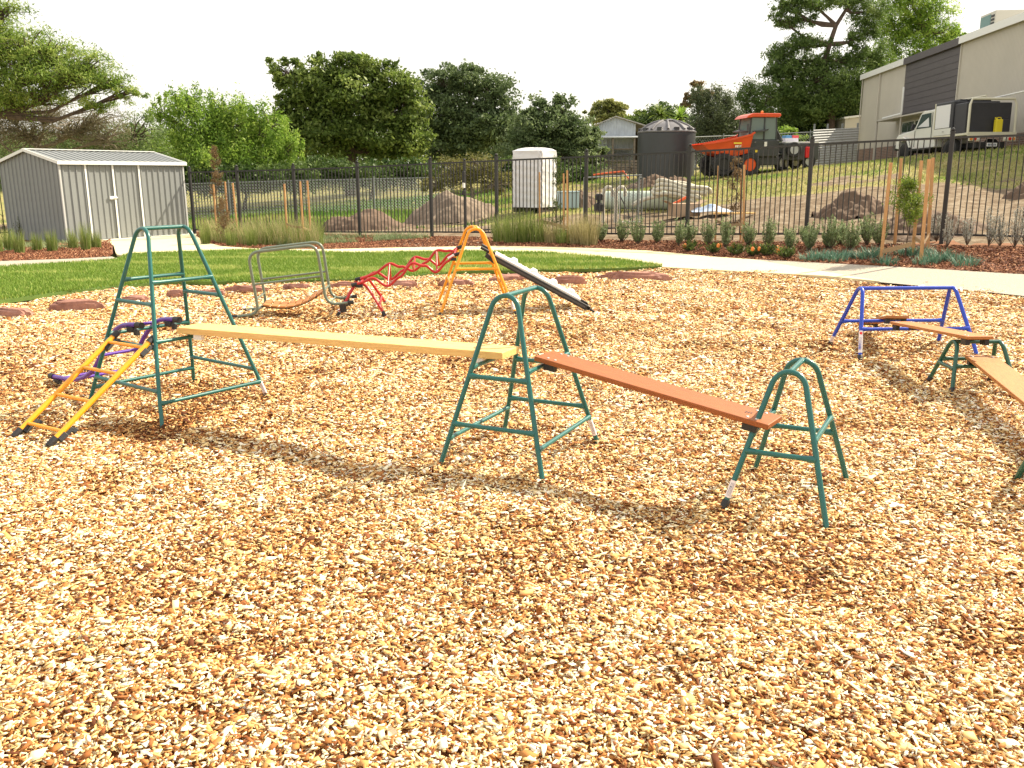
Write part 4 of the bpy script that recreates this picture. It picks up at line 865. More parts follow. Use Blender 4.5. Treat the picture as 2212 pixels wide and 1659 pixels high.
# ------------------------------------------------------------ things on the building site beyond the fence
DIRT = mat('dirt', (.17, .115, .08), .97, var=.01, vscale=2.5, col2=(.115, .075, .05), bump=.8, bscale=8)
DIRTL = mat('pale_dirt', (.27, .21, .155), .97, var=.01, vscale=7, col2=(.17, .125, .09), bump=.9, bscale=10)
def mound(label, px, py, Y, wpx, hpx, m=DIRT, seed=1, dep=.8):
    P = at(px, py, Y); P[2] = T(P[0], P[1]); wd = wpx*Y/FPX; h = hpx*Y/FPX*1.12; n = 56
    X, Yg = np.meshgrid(np.linspace(-1, 1, n), np.linspace(-1, 1, n)); r = np.sqrt(X**2+Yg**2)+.22*(vnoise(X+seed, Yg, 2.2, seed)-.5)*2
    Z = np.clip(1-r, 0, 1)**.85*1.1; Z = np.minimum(Z, .9+.1*Z)*h + (vnoise(X+seed, Yg, 7, seed)-.5)*.10*(Z > .02) + (vnoise(X+seed, Yg, 16, seed+2)-.5)*.09*(Z > .02) - .09
    gx, gy = X*wd/2, Yg*wd/2*dep; Z = Z + terr(gx+P[0], gy+P[1])-P[2]
    i_ = np.arange(n*n).reshape(n, n); o = big('dirt_mound', np.stack([gx, gy, Z], -1).reshape(-1, 3), np.stack([i_[:-1, :-1], i_[:-1, 1:], i_[1:, 1:], i_[1:, :-1]], -1).reshape(-1, 4), None, m, smooth=True)
    o.location = P; tag(o, label, 'dirt mound', 'heaps of dug earth')
mound('brown earth mound behind the left fence between two posts', 790, 487, 27, 215, 38, seed=2)
mound('pale crumbly earth mound seen through the gate', 968, 488, 28, 210, 64, DIRTL, seed=3)
mound('low brown earth mound left of the water tank base', 1415, 402, 38, 120, 26, seed=5)
mound('brown earth mound behind the hose coil', 1455, 420, 34, 110, 26, seed=6)
mound('dark earth mound on the field left of the green sapling', 1840, 468, 20.2, 170, 46, seed=7)
mound('dark earth mound close behind the fence right of the green sapling', 2000, 510, 17, 280, 44, seed=8)
mound('dark earth mound at the right edge of the field', 2215, 455, 21, 130, 36, seed=9)
mound('small brown earth mound right of the blue plastic box', 1250, 440, 28, 90, 34, seed=12)
# wrapped pallet
def pallet():
    P = at(1155, 453, 27); P[2] = T(P[0], P[1]); t = thing('wrapped_pallet', 'tall white shrink wrapped bundle standing on a pallet', 'wrapped pallet', P, radians(-33))
    m = mat('shrink_wrap', (.72, .72, .74), .3, var=.04, vscale=6, bump=.5, bscale=9, coat=.3); import bmesh
    bm = bmesh.new(); n = 16; a, b, h = 1.0, .95, 1.62
    V = []; F = []; N = 48; rows = 26
    for j in range(rows+1):
        z = .12+h*j/rows
        for k in range(N):
            th = 2*pi*k/N; c_, s_ = cos(th), sin(th); e = .16; x = a/2*math.copysign(abs(c_)**e, c_); y = b/2*math.copysign(abs(s_)**e, s_); q = 1+.02*sin(j*1.7+k*.9)+.014*sin(k*2.3+j*.4)
            V.append((x*q, y*q, z))
    for j in range(rows):
        for k in range(N): F.append((j*N+k, j*N+(k+1) % N, (j+1)*N+(k+1) % N, (j+1)*N+k))
    c0 = len(V)
    for r_, dz in ((.8, .05), (.45, .085), (.05, .095)):
        for k in range(N): x, y, z = V[rows*N+k]; V.append((x*r_, y*r_, .12+h+dz+.01*sin(k)))
    prev = rows*N
    for lv in range(3):
        cur = c0+lv*N
        for k in range(N): F.append((prev+k, prev+(k+1) % N, cur+(k+1) % N, cur+k))
        prev = cur
    F.append(tuple(prev+k for k in range(N))); MB().add(V, F).build('wrapping', m, t)
    for j in range(-2, 3): MB().bx(-.5, .5, j*.2-.05, j*.2+.05, .09, .115).build('pallet_board', mat('dark_timber', (.06, .045, .03), .8), t, smooth=False)
    for j in (-1, 0, 1): MB().bx(j*.42-.05, j*.42+.05, -.46, .46, -.03, .088).build('pallet_bearer', mat('dark_timber', (.06, .045, .03), .8), t, smooth=False)
pallet()
def ubox(name, label, cat, px, py, Y, d, m, rz=0, grp=None):
    P = at(px, py, Y); P[2] = T(P[0], P[1]); t = thing(name, label, cat, P, rz, grp)
    MB().box((0, 0, d[2]/2), d, top=(1.02, 1.02)).build('body', m, t, smooth=False, bevel=.02); return t
t = ubox('plastic_tub', 'pale blue plastic box right of the white wrapped pallet', 'box', 1226, 440, 27.5, (.62, .5, .48), mat('pale_blue_plastic', (.36, .47, .52), .5), .1)
MB().box((0, 0, .49), (.68, .56, .04)).build('lid', mat('pale_blue_plastic', (.36, .47, .52), .5), t, smooth=False, bevel=.01)
# pump cage
def cage():
    P = at(1322, 481, 24); P[2] = T(P[0], P[1]); t = thing('pipe_cage', 'mesh panel cage around two upright white valve pipes', 'cage', P, -.03)
    W = 1.38
    for (x0, x1, y0, nm) in ((-.72, .78, 0, 'front'), (-.72, .78, .75, 'back')):
        for x in (x0, x1): MB().tube([(x, y0, 0), (x, y0, 1.2)], .02, 8).build('frame_post', GALV, t)
        MB().tube([(x0, y0, 1.2), (x1, y0, 1.26)], .018, 8).build('frame_rail', GALV, t)
    for x in (-.72, .78): MB().tube([(x, 0, 1.2), (x, .75, 1.2)], .018, 8).build('frame_rail', GALV, t)
    def net(x0, x1, y0, y1):
        m = MB(); L = math.hypot(x1-x0, y1-y0); dx, dy = (x1-x0)/L, (y1-y0)/L; sp = .075; h = 1.15
        for sg in (1, -1):
            for k in range(-16, int(L/sp)+17):
                u0, u1 = k*sp, k*sp+sg*h; 
                if max(u0, u1) < 0 or min(u0, u1) > L: continue
                c0, c1 = np.clip([u0, u1], 0, L); f = lambda u: (u-u0)/(u1-u0)*h+.03
                m.bar((x0+dx*c0, y0+dy*c0, f(c0)), (x0+dx*c1, y0+dy*c1, f(c1)), .006, .006)
        m.build('wire_mesh', GALV, t, smooth=False)
    net(.32, .78, 0, 0); net(.78, .86, 0, .75); net(-.06, .2, .0, .02)
    for a, b in (((.2, -.01, .04), (.2, -.01, 1.2)), ((.78, -.01, .04), (.2, -.01, .04))): MB().tube([a, b], .016, 8).build('frame_bar', WHITEP, t)
    CR = mat('cream_pipe', (.62, .58, .48), .5, var=.1, vscale=6)
    for x in (-.22, .12):
        MB().tube([(x, .3, 0), (x, .3, .8), (x+.02, .3, .88), (x+.1, .3, .95), (x+.2, .3, .94), (x+.24, .3, .86), (x+.24, .3, .7)], .05, 12).build('riser_pipe', CR, t)
    MB().lathe([(.05, .3), (.13, .32), (.13, .5), (.05, .54), (.05, .6), (.11, .62), (.11, .74), (.06, .78)], (-.34, .28, 0), 16).build('valve', BLACK, t)
    MB().tube([(-.5, .3, 1.27), (-.2, .3, 1.31), (.1, .28, 1.34), (.3, .26, 1.36), (.44, .2, 1.16)], .022, 8).build('orange_hose', mat('orange_plastic', (.70, .12, .03), .5), t)
    MB().tube([(.18, .1, .78), (.3, .1, .55), (.42, .08, .3), (.5, .05, .1), (.52, .05, -.02)], .014, 8).build('cable', BLACK, t)
cage()
PALEG = mat('pale_green_pipe', (.50, .58, .50), .5, var=.06, vscale=2)
P = at(1400, 452, 26.4); P[2] = T(P[0], P[1]); t = thing('big_pipe', 'large pale green pipe lying in the grass behind the cage', 'pipe', P)
MB().tube([(-1.4, .5, .26), (-1.25, .42, .27), (1.15, .0, .27)], [.16, .27, .27], 24, caps=True).build('pipe', PALEG, t); MB().tube([(1.1, .01, .27), (1.32, -.03, .27), (1.36, -.03, .27)], [.3, .3, .25], 24).build('collar', mat('cream_plastic', (.62, .6, .48), .5), t)
P = at(1500, 452, 25.4); P[2] = T(P[0], P[1])
def coil():
    t = thing('hose_coil', 'heap of pale corrugated drain hose beside the big pipe', 'hose', P); m = mat('pale_hose', (.56, .53, .42), .6, var=.15, vscale=12)
    for k in range(4):
        pts = [( -.5+.62*cos(a)*(1+.08*k)+.1*k, .5+.25*sin(a)+.04*k, .16+.10*k+ .34*max(0, sin(a*.5))+.04*sin(3*a+k)) for a in np.linspace(0, 2*pi, 40)]
        rr = [.052+.006*(i % 2) for i in range(40)]; MB().tube(pts, rr, 10).build('loop', m, t)
    pts = [(-1.7+1.5*u, .5-.1*u, .12+.75*u-.35*u*u+.02*sin(9*u)) for u in np.linspace(0, 1, 24)]; MB().tube(pts, [.055+.006*(i % 2) for i in range(24)], 10).build('loose_end', m, t)
coil()
t = ubox('cardboard_box', 'open brown cardboard box on the grass by the hose', 'box', 1477, 463, 24.2, (.75, .5, .34), mat('cardboard', (.42, .30, .20), .85, var=.1, vscale=5), .15)
for sx in (-1, 1): MB().box((sx*.45, 0, .36), (.22, .48, .012), Matrix.Rotation(sx*-.5, 3, 'Y')).build('flap', mat('cardboard', (.42, .30, .20), .85), t, smooth=False)
MB().bar((-.3, .1, .3), (.1, .1, .5), .08, .06).build('orange_tool', mat('orange_plastic', (.70, .12, .03), .5), t, smooth=False)
P = at(1535, 466, 24); P[2] = T(P[0], P[1]); t = thing('plastic_sheet', 'crumpled blue and white plastic sheet beside the cardboard box', 'plastic sheet', P)
n = 26; X, Yg = np.meshgrid(np.linspace(-.55, .55, n), np.linspace(-.35, .35, n)); Z = .05+.22*vnoise(X+3, Yg, 5, 8)*np.clip(1.2-np.hypot(X/.55, Yg/.35), 0, 1); i_ = np.arange(n*n).reshape(n, n)
big('sheet', np.stack([X, Yg, Z], -1).reshape(-1, 3), np.stack([i_[:-1, :-1], i_[:-1, 1:], i_[1:, 1:], i_[1:, :-1]], -1).reshape(-1, 4), None, mat('blue_white_sheet', (.62, .64, .68), .4, var=.01, vscale=5, col2=(.15, .28, .5)), t)
P = at(1585, 459, 22.5); P[2] = T(P[0], P[1])+.05; t = thing('loose_plank', 'thin yellow timber offcut lying on the field', 'plank', P, .1); MB().bx(-.55, .55, -.06, .06, 0, .035).build('board', PINE, t, smooth=False, bevel=.003); MB().bx(-.2, .45, -.14, -.05, .0, .03).build('batten', PINE, t, smooth=False)
P = at(1300, 497, 22.0); P[2] = T(P[0], P[1])
pts = [(x-3.2, .3*sin(x*.8)+x*-.33+1.0, T(P[0]+x-3.2, P[1]+.3*sin(x*.8)+x*-.33+1.0)-P[2]+.03+.03*sin(x*2)) for x in np.linspace(0, 6.2, 50)]
o = MB().tube(pts, .018, 8).build('irrigation_hose', BLACK); o.location = P; tag(o, 'black irrigation hose lying on the dirt behind the fence', 'hose')
# water tank
def tank():
    P = at(1437, 381, 43); P[2] = T(P[0], P[1]); m = mat('tank_plastic', (.045, .048, .055), .42, var=.12, vscale=1.2); t = thing('water_tank', 'large dark grey plastic water tank with ribbed domed roof', 'water tank', P)
    Rr = 1.33; H = 2.02
    MB().lathe([(Rr, -.15)]+[(Rr+(.012 if k % 2 else 0), k*H/24) for k in range(25)]+[(Rr-.02, H+.02)], (0, 0, 0), 64).build('wall', m, t)
    top = [(Rr+.04, H), (Rr+.045, H+.06), (Rr-.06, H+.1), (Rr*.75, H+.30), (Rr*.5, H+.45), (Rr*.25, H+.54), (.02, H+.57)]
    md = mat('tank_lid', (.14, .135, .145), .38, var=.1, vscale=2); MB().lathe(top, (0, 0, 0), 64).build('domed_roof', md, t)
    for k in range(10):
        a = 2*pi*k/10+.2; pts = [(r_*.99*cos(a), r_*.99*sin(a), z_+.02) for r_, z_ in top[2:6]]; MB().tube(pts, [.07, .06, .055, .05], 8).build('roof_rib', md, t)
    for k in range(10):
        a = 2*pi*(k+.5)/10+.2; MB().box(((Rr-.10)*cos(a), (Rr-.10)*sin(a), H+.14), (.18, .22, .17), Matrix.Rotation(a, 3, 'Z')).build('lug', m, t, smooth=False, bevel=.02)
    MB().lathe([(.25, H+.50), (.26, H+.58), (.1, H+.62)], (.1, -.2, 0), 20).build('hatch', md, t)
tank()
WTIN = mat('weathered_tin', (.50, .54, .58), .55, metal=.2, var=.12, vscale=3); RUSTR = mat('tin_roof', (.46, .44, .42), .5, metal=.3, var=.15, vscale=4); OLDW = mat('grey_timber', (.20, .17, .14), .9, var=.3, vscale=8)
def oldshed():
    Y = 54; A = at(1293, 320, Y); B = at(1372, 320, Y); x0, x1 = A[0], B[0]; z = lambda py: at(1330, py, Y)[2]; P = Vector((x0, Y, z(362))); t = thing('tin_shed', 'old pale tin shed with gable roof and open lean to shelf front', 'shed', P); W = x1-x0; zz = lambda py: z(py)-P.z
    he, hr, hl = zz(268), zz(254), zz(294)
    ribbed(MB(), (0, 0, 0), (W, 0, 0), hl, lambda x: he+(hr-he)*(1-abs(x-W*.45)/(W*.55)), .16, .06, .02, (0, -1, 0)).build('upper_wall', WTIN, t, smooth=False)
    ribbed(MB(), (0, .5, 0), (W, .5, 0), 0, lambda x: hl, .22, .08, .03, (0, -1, 0)).build('lower_wall', WTIN, t, smooth=False)
    ribbed(MB(), (W, 0, 0), (W, 4, 0), 0, lambda x: he, .2, .06, .02, (1, 0, 0)).build('side_wall', OLDW, t, smooth=False)
    MB().bar((-.15, 1.9, he-.02), (W*.45, 1.9, hr+.06), 4.3, .05, up=(0, 0, 1)).build('roof_sheet', RUSTR, t, smooth=False); MB().bar((W*.45, 1.9, hr+.06), (W+.75, 1.9, he-.16), 4.3, .05, up=(0, 0, 1)).build('roof_sheet', RUSTR, t, smooth=False)
    MB().box((W*.48, -.45, hl-.05), (W+.5, 1.0, .05), Matrix.Rotation(.12, 3, 'X')).build('awning', WTIN, t, smooth=False)
    for x in (.75, 2.0): MB().bx(x-.05, x+.05, -.85, -.75, 0, hl-.1).build('awning_post', OLDW, t, smooth=False)
    for k, zz_ in enumerate((.35, .7, 1.02)): MB().bx(-.2, W-.2, -.4, .3, zz_, zz_+.06).build('shelf', OLDW, t, smooth=False)
    return W
oldshed()
Pq = at(1398, 290, 58); t = thing('open_shed', 'dark open sided shed with a sloping roof behind the water tank', 'shed', (Pq[0]-1.2, 58, T(Pq[0], 58))); b0 = t.location.z; zt = at(1398, 276, 58)[2]-b0
MB().bar((-1.0, 1.5, zt-.35), (2.2, 1.5, zt+.1), 3.5, .06).build('roof_sheet', RUSTR, t, smooth=False); MB().bx(-.5, 4.2, 3, 3.1, 0, zt-.05).build('back_wall', mat('dark_timber', (.06, .045, .03), .8), t, smooth=False)
MB().bar((2.2, 1.5, zt-.06), (4.6, 1.5, zt-.0), 3.2, .05).build('roof_sheet', WTIN, t, smooth=False); ribbed(MB(), (2.2, 0, 0), (4.4, 0, 0), 0, lambda x: zt-.1, .2, .06, .02, (0, -1, 0)).build('side_wall', WTIN, t, smooth=False)
for i, (px, py, wd, hh) in enumerate([(1313, 372, 1.5, .5), (1350, 372, 1.1, .6), (1375, 366, .8, .75)]):
    P = at(px, py, 50); P[2] = T(P[0], P[1]); t = thing('timber_stack', 'stack of weathered grey timber in front of the old tin shed, %s from the left' % ORD[i], 'timber stack', P, .1*i, 'weathered timber stacks')
    for k in range(5): MB().bx(-wd/2+.05*(k % 2), wd/2, -.3+.02*k, .3, .02+k*hh/5, .02+k*hh/5+hh/7).build('board', OLDW, t, smooth=False)
# wheels
TYRE = mat('tyre', (.025, .025, .027), .8, var=.2, vscale=10); RIM = mat('alloy_rim', (.55, .56, .58), .35, metal=.5); ORIM = mat('orange_rim', (.70, .10, .02), .45)
def wheel(par, c, r, w_, rim, spokes=6, name='wheel', lug=False):
    cx0, cy0, cz0 = c; M = Matrix.Rotation(pi/2, 3, 'X')
    def lat(prof, seg=32):
        mb = MB(); mb.lathe(prof, (0, 0, 0), seg); mb.v = [tuple(M@Vector(v)+Vector(c)) for v in mb.v]; return mb
    ty = lat([(r*.60, -w_/2), (r*.9, -w_/2), (r, -w_*.36), (r, w_*.36), (r*.9, w_/2), (r*.60, w_/2), (r*.58, w_*.2), (r*.58, -w_*.2), (r*.60, -w_/2)]).build('wheel', TYRE, par)
    if lug:
        mb = MB()
        for k in range(22):
            a = 2*pi*k/22; R = Matrix.Rotation(-a, 3, 'Y'); q = R@Vector((r, 0, 0)); mb.box((cx0+q.x, cy0+(w_*.2 if k % 2 else -w_*.2), cz0+q.z), (.06, w_*.5, .08), R)
        mb.build('tread', TYRE, ty, smooth=False)
    rm = lat([(r*.60, -w_*.40), (r*.54, -w_*.44), (r*.50, -w_*.30), (r*.16, -w_*.34), (r*.12, -w_*.42), (.01, -w_*.42)]).build('rim', rim, ty)
    lat([(r*.60, w_*.40), (r*.54, w_*.44), (r*.50, w_*.30), (r*.16, w_*.34), (r*.12, w_*.42), (.01, w_*.42)]).build('rim', rim, ty)
    mb = MB()
    for sy in (-1, 1):
        for k in range(spokes):
            a = 2*pi*k/spokes; p0 = Vector((cos(a)*r*.2, 0, sin(a)*r*.2)); p1 = Vector((cos(a)*r*.5, 0, sin(a)*r*.5)); o = Vector(c)+Vector((0, sy*w_*.34, 0)); mb.bar(o+p0*1.2+Vector((0, 0, 0)), o+p1*.98, r*.10, .02, up=(0, 1, 0))
    mb.build('slots', mat('rim_gap', (.04, .04, .045), .6), ty, smooth=False)
GLASS = mat('dark_glass', (.06, .085, .09), .08, spec=.7); CABG = mat('cab_glass', (.17, .22, .21), .12, spec=.8)
# dumper
def dumper():
    Y = 40; P = at(1600, 381, Y); P[2] = T(P[0], P[1]); S = 1.0; t = thing('site_dumper', 'orange site dumper with tipping skip and cab', 'dumper', P, radians(8)); OR = mat('dumper_orange', (.72, .085, .02), .4, coat=.2, var=.06, vscale=3); DK = mat('dark_grey_metal', (.045, .048, .05), .5, var=.15, vscale=4)
    # x to the right, front of the machine to the left
    wheel(t, (-1.15, -.75, .46), .46, .42, BLACK, 5, lug=True); wheel(t, (-1.15, .75, .46), .46, .42, BLACK, 5, lug=True); wheel(t, (.0, -.78, .46), .46, .42, ORIM, 5, lug=True); wheel(t, (.0, .78, .46), .46, .42, ORIM, 5, lug=True)
    MB().bx(-1.3, 1.5, -.5, .5, .45, .80).build('chassis', DK, t, smooth=False, bevel=.03)
    # skip: hull open on top
    out = [(-2.15, 1.28), (-1.65, .98), (-.95, .78), (.05, .98), (.22, 1.72), (-.35, 1.60), (-1.3, 1.36)]
    mb = MB(); n = len(out); y0, y1 = -.82, .82
    sk = MB()
    low = [(-2.10, 1.28), (-1.55, .95), (-.85, .74), (.02, .96), (.16, 1.78)]
    topz = [1.32, 1.38, 1.50, 1.70, 1.80]
    for (sy) in (y0, y1):
        V = []; m = len(low)
        for k, (x, z) in enumerate(low): V += [(x, sy*.86 if 0 < k < 4 else sy, z), (x+(0.02 if k == 4 else 0), sy*1.06, topz[k])]
        F = [(2*k, 2*k+2, 2*k+3, 2*k+1) for k in range(m-1)]; sk.add(V, F if sy < 0 else [f[::-1] for f in F])
        tk = .04*(1 if sy < 0 else -1); V2 = [(v[0], v[1]+tk, v[2]) for v in V]; sk.add(V2, F if sy > 0 else [f[::-1] for f in F])
        for k in range(m-1): sk.bar((V[2*k+1][0], sy*1.06, topz[k]), (V[2*k+3][0], sy*1.06, topz[k+1]), .09, .07)
    for k in range(len(low)-1):
        (xa, za), (xb, zb) = low[k], low[k+1]; ya = y0*(.86 if 0 < k else 1); yb = y0*(.86 if k+1 < 4 else 1)
        sk.add([(xa, ya, za), (xa, -ya, za), (xb, -yb, zb), (xb, yb, zb)], [(0, 1, 2, 3)]); sk.add([(xa, ya, za+.03), (xa, -ya, za+.03), (xb, -yb, zb+.03), (xb, yb, zb+.03)], [(3, 2, 1, 0)])
    sk.build('skip', OR, t, smooth=False)
    MB().bar((-1.0, -.8, .72), (-.2, -.8, .62), .05, .3).build('side_plate', DK, t, smooth=False)
    # label patches
    MB().bx(-.75, -.40, -.905, -.895, 1.32, 1.39).build('yellow_label', mat('label_yellow', (.8, .6, .05), .5), t, smooth=False)
    mb = MB(); [mb.bx(-.68+k*.07, -.63+k*.07, -.905, -.893, 1.18, 1.27) for k in range(4)]; mb.build('maker_letters', WHITEP, t, smooth=False)
    mb = MB(); [mb.bx(-.76+k*.07, -.71+k*.07, -.905, -.893, 1.06, 1.13) for k in range(6)]; mb.build('model_letters', mat('ink_blue', (.04, .04, .2), .6), t, smooth=False)
    # cab
    x0, x1 = .02, 1.28
    MB().bx(x0-.02, x1+.12, -.66, .66, .8, 1.50).build('engine_cover', DK, t, smooth=False, bevel=.04)
    for (x, y_) in ((x0, -.62), (x0, .62), (x1, -.62), (x1, .62), (.70, -.62)):
        xx = x+(.08 if x == x0 else -.05 if x == x1 else 0); MB().bar((x, y_, 1.5), (xx, y_*.97, 2.44), .055, .055).build('cab_pillar', DK, t, smooth=False)
    gl = MB(); gl.bx(x0+.06, x1-.05, -.605, -.595, 1.52, 2.42); gl.build('side_window', CABG, t, smooth=False); MB().bx(x0+.06, x1-.05, .595, .605, 1.52, 2.42).build('side_window', CABG, t, smooth=False)
    MB().bar((x0+.01, 0, 1.52), (x0+.09, 0, 2.42), 1.16, .01, up=(1, 0, 0)).build('windscreen', CABG, t, smooth=False); MB().bar((x1+.02, 0, 1.5), (x1-.03, 0, 2.42), 1.16, .01, up=(1, 0, 0)).build('rear_window', CABG, t, smooth=False)
    MB().prism([(-.16, 2.40), (-.06, 2.52), (.15, 2.60), (1.36, 2.60), (1.42, 2.52), (1.36, 2.44), (.2, 2.44)], -.70, .70).build('cab_roof', OR, t, smooth=False, bevel=.03)
    MB().lathe([(.05, 2.6), (.06, 2.63), (.055, 2.72), (.02, 2.75)], (.82, 0, 0), 14).build('beacon', mat('amber', (.85, .25, .03), .3), t)
    MB().bx(-.14, -.10, -.86, -.72, 1.85, 2.15).build('mirror', DK, t, smooth=False, bevel=.01)
    MB().bx(.55, .75, -.5, -.1, 1.52, 2.0).build('seat', mat('navy_fabric', (.02, .03, .07), .8), t, smooth=False, bevel=.04)
    MB().bx(.32, .42, -.672, -.664, .98, 1.08).build('warning_label', mat('label_yellow', (.8, .6, .05), .5), t, smooth=False)
    MB().bx(.72, .84, -.672, -.664, 1.22, 1.42).build('document_pouch', WHITEP, t, smooth=False); MB().lathe([(.035, 0), (.03, .01)], (.3, -.665, 1.4), 10).build('cap', WHITEP, t)
dumper()
def trailer():
    Y = 41.6; P = at(1662, 369, Y); P[2] = T(P[0], P[1])+.02; DK = mat('trailer_grey', (.07, .075, .075), .5, var=.1, vscale=3); t = thing('site_trailer', 'dark grey tandem axle site trailer with a raised lid', 'trailer', P, radians(52))
    for x in (-1.05, -.45):
        wheel(t, (x, -.85, .33), .33, .22, RIM); wheel(t, (x, .85, .33), .33, .22, RIM)
    MB().bx(-1.9, 1.0, -.75, .75, .48, .60).build('deck', DK, t, smooth=False, bevel=.02)
    MB().bx(-1.55, .0, -.98, -.74, .66, .73).build('mudguard', DK, t, smooth=False, bevel=.02)
    MB().bx(-1.9, -.1, -.72, -.68, .60, .80).build('low_side', DK, t, smooth=False); MB().bar((-1.7, -.3, .9), (-.3, -.3, .78), .12, .08).build('timber', mat('pale_timber', (.5, .44, .36), .8), t, smooth=False); MB().bar((-1.4, .1, 1.25), (-.2, .1, 1.32), .3, .05).build('orange_bar', mat('orange_plastic', (.70, .12, .03), .5), t, smooth=False)
    MB().bar((-2.6, 0, 1.62), (-1.3, 0, 1.86), 1.4, .05).build('lid', DK, t, smooth=False); MB().bar((-1.3, 0, 1.86), (-.35, 0, 1.28), 1.4, .05).build('lid', DK, t, smooth=False)
    t2 = thing('tool_trailer', 'dark grey box trailer with spare wheel and red jerry can on its side', 'trailer', at(1713, 366, 41)*np.array([1, 1, 0])+np.array([0, 0, T(at(1713, 366, 41)[0], 41)+.02]), radians(6)); P = np.array(t2.location)
    MB().bx(-.82, .80, -.8, .8, .36, 1.10).build('box_body', DK, t2, smooth=False, bevel=.05); MB().bx(-.75, .78, -.78, .78, 1.09, 1.15).build('rim_trim', STEELW, t2, smooth=False, bevel=.01)
    wheel(t2, (.38, -.72, .30), .30, .2, RIM); wheel(t2, (.38, .72, .30), .30, .2, RIM); wheel(t2, (.38-.62, .72, .30), .30, .2, RIM)
    wheel(t2, (-.42, -.93, .80), .33, .20, RIM)
    j = MB(); j.bx(.12, .40, -.98, -.82, .46, .92); j.build('jerry_can', mat('can_red', (.6, .02, .02), .4), t2, smooth=False, bevel=.04); MB().tube([(.18, -.9, .92), (.19, -.9, .99), (.33, -.9, .99), (.34, -.9, .92)], .02, 8).build('can_handle', mat('can_red', (.6, .02, .02), .4), t2)
    t3 = thing('tub', 'small blue, red and white tub standing on the tool trailer', 'tub', P+np.array([-.15, .2, 1.15]), .1)
    MB().bx(-.3, .3, -.2, .2, 0, .2).build('tub_body', mat('tub_white', (.6, .58, .66), .5), t3, smooth=False, bevel=.02); MB().bx(-.31, -.02, -.21, .21, .18, .30).build('blue_lid', mat('tub_blue', (.08, .25, .5), .5), t3, smooth=False, bevel=.02); MB().bx(.02, .31, -.21, .21, .18, .30).build('red_lid', mat('tub_red', (.6, .08, .1), .5), t3, smooth=False, bevel=.02)
trailer()
# corrugated fence
a = at(1752, 361, 47); b = at(1850, 352, 50); a[2] = T(a[0], a[1]); t = thing('corrugated_fence', 'pale corrugated iron fence panel joining the large building', 'fence', a)
V = []; F = []; L = b-a; hgt = 1.85
for k in range(61):
    z = -.1+hgt*k/60*1.03; o = .018*sin(k*pi/2.0*1.0)
    V += [(0, o, z), (L[0], L[1]+o, z+.25)]
for k in range(60): F.append((2*k, 2*k+1, 2*k+3, 2*k+2))
MB().add(V, F).build('sheet', mat('zinc_sheet', (.60, .62, .64), .45, metal=.2, var=.06, vscale=2), t)
for u in (.02, .3, .62, .97): MB().bx(L[0]*u-.04, L[0]*u+.04, L[1]*u+.03, L[1]*u+.1, -.1, 2.1+.2*u).build('post', GALV, t, smooth=False)
# ------------------------------------------------------------ large building
CLAD = mat('beige_cladding', (.50, .47, .41), .6, var=.05, vscale=.6); BRICK = mat('brown_brick', (.20, .115, .085), .9, var=.2, vscale=5); DARKP = mat('charcoal_cladding', (.085, .075, .08), .6, var=.10, vscale=.8)
def brick_mat():
    m = BRICK; t_ = m.node_tree; b = t_.nodes['Principled BSDF']; tc = t_.nodes.new('ShaderNodeTexCoord'); mp = t_.nodes.new('ShaderNodeMapping'); mp.inputs['Rotation'].default_value = (pi/2, 0, 0)
    br = t_.nodes.new('ShaderNodeTexBrick'); br.inputs['Scale'].default_value = 1; br.inputs['Brick Width'].default_value = .24; br.inputs['Row Height'].default_value = .086; br.inputs['Mortar Size'].default_value = .01
    br.inputs['Color1'].default_value = (.24, .13, .095, 1); br.inputs['Color2'].default_value = (.15, .085, .065, 1); br.inputs['Mortar'].default_value = (.30, .27, .24, 1)
    t_.links.new(tc.outputs['Object'], mp.inputs[0]); t_.links.new(mp.outputs[0], br.inputs['Vector']); t_.links.new(br.outputs[0], b.inputs['Base Color'])
brick_mat()
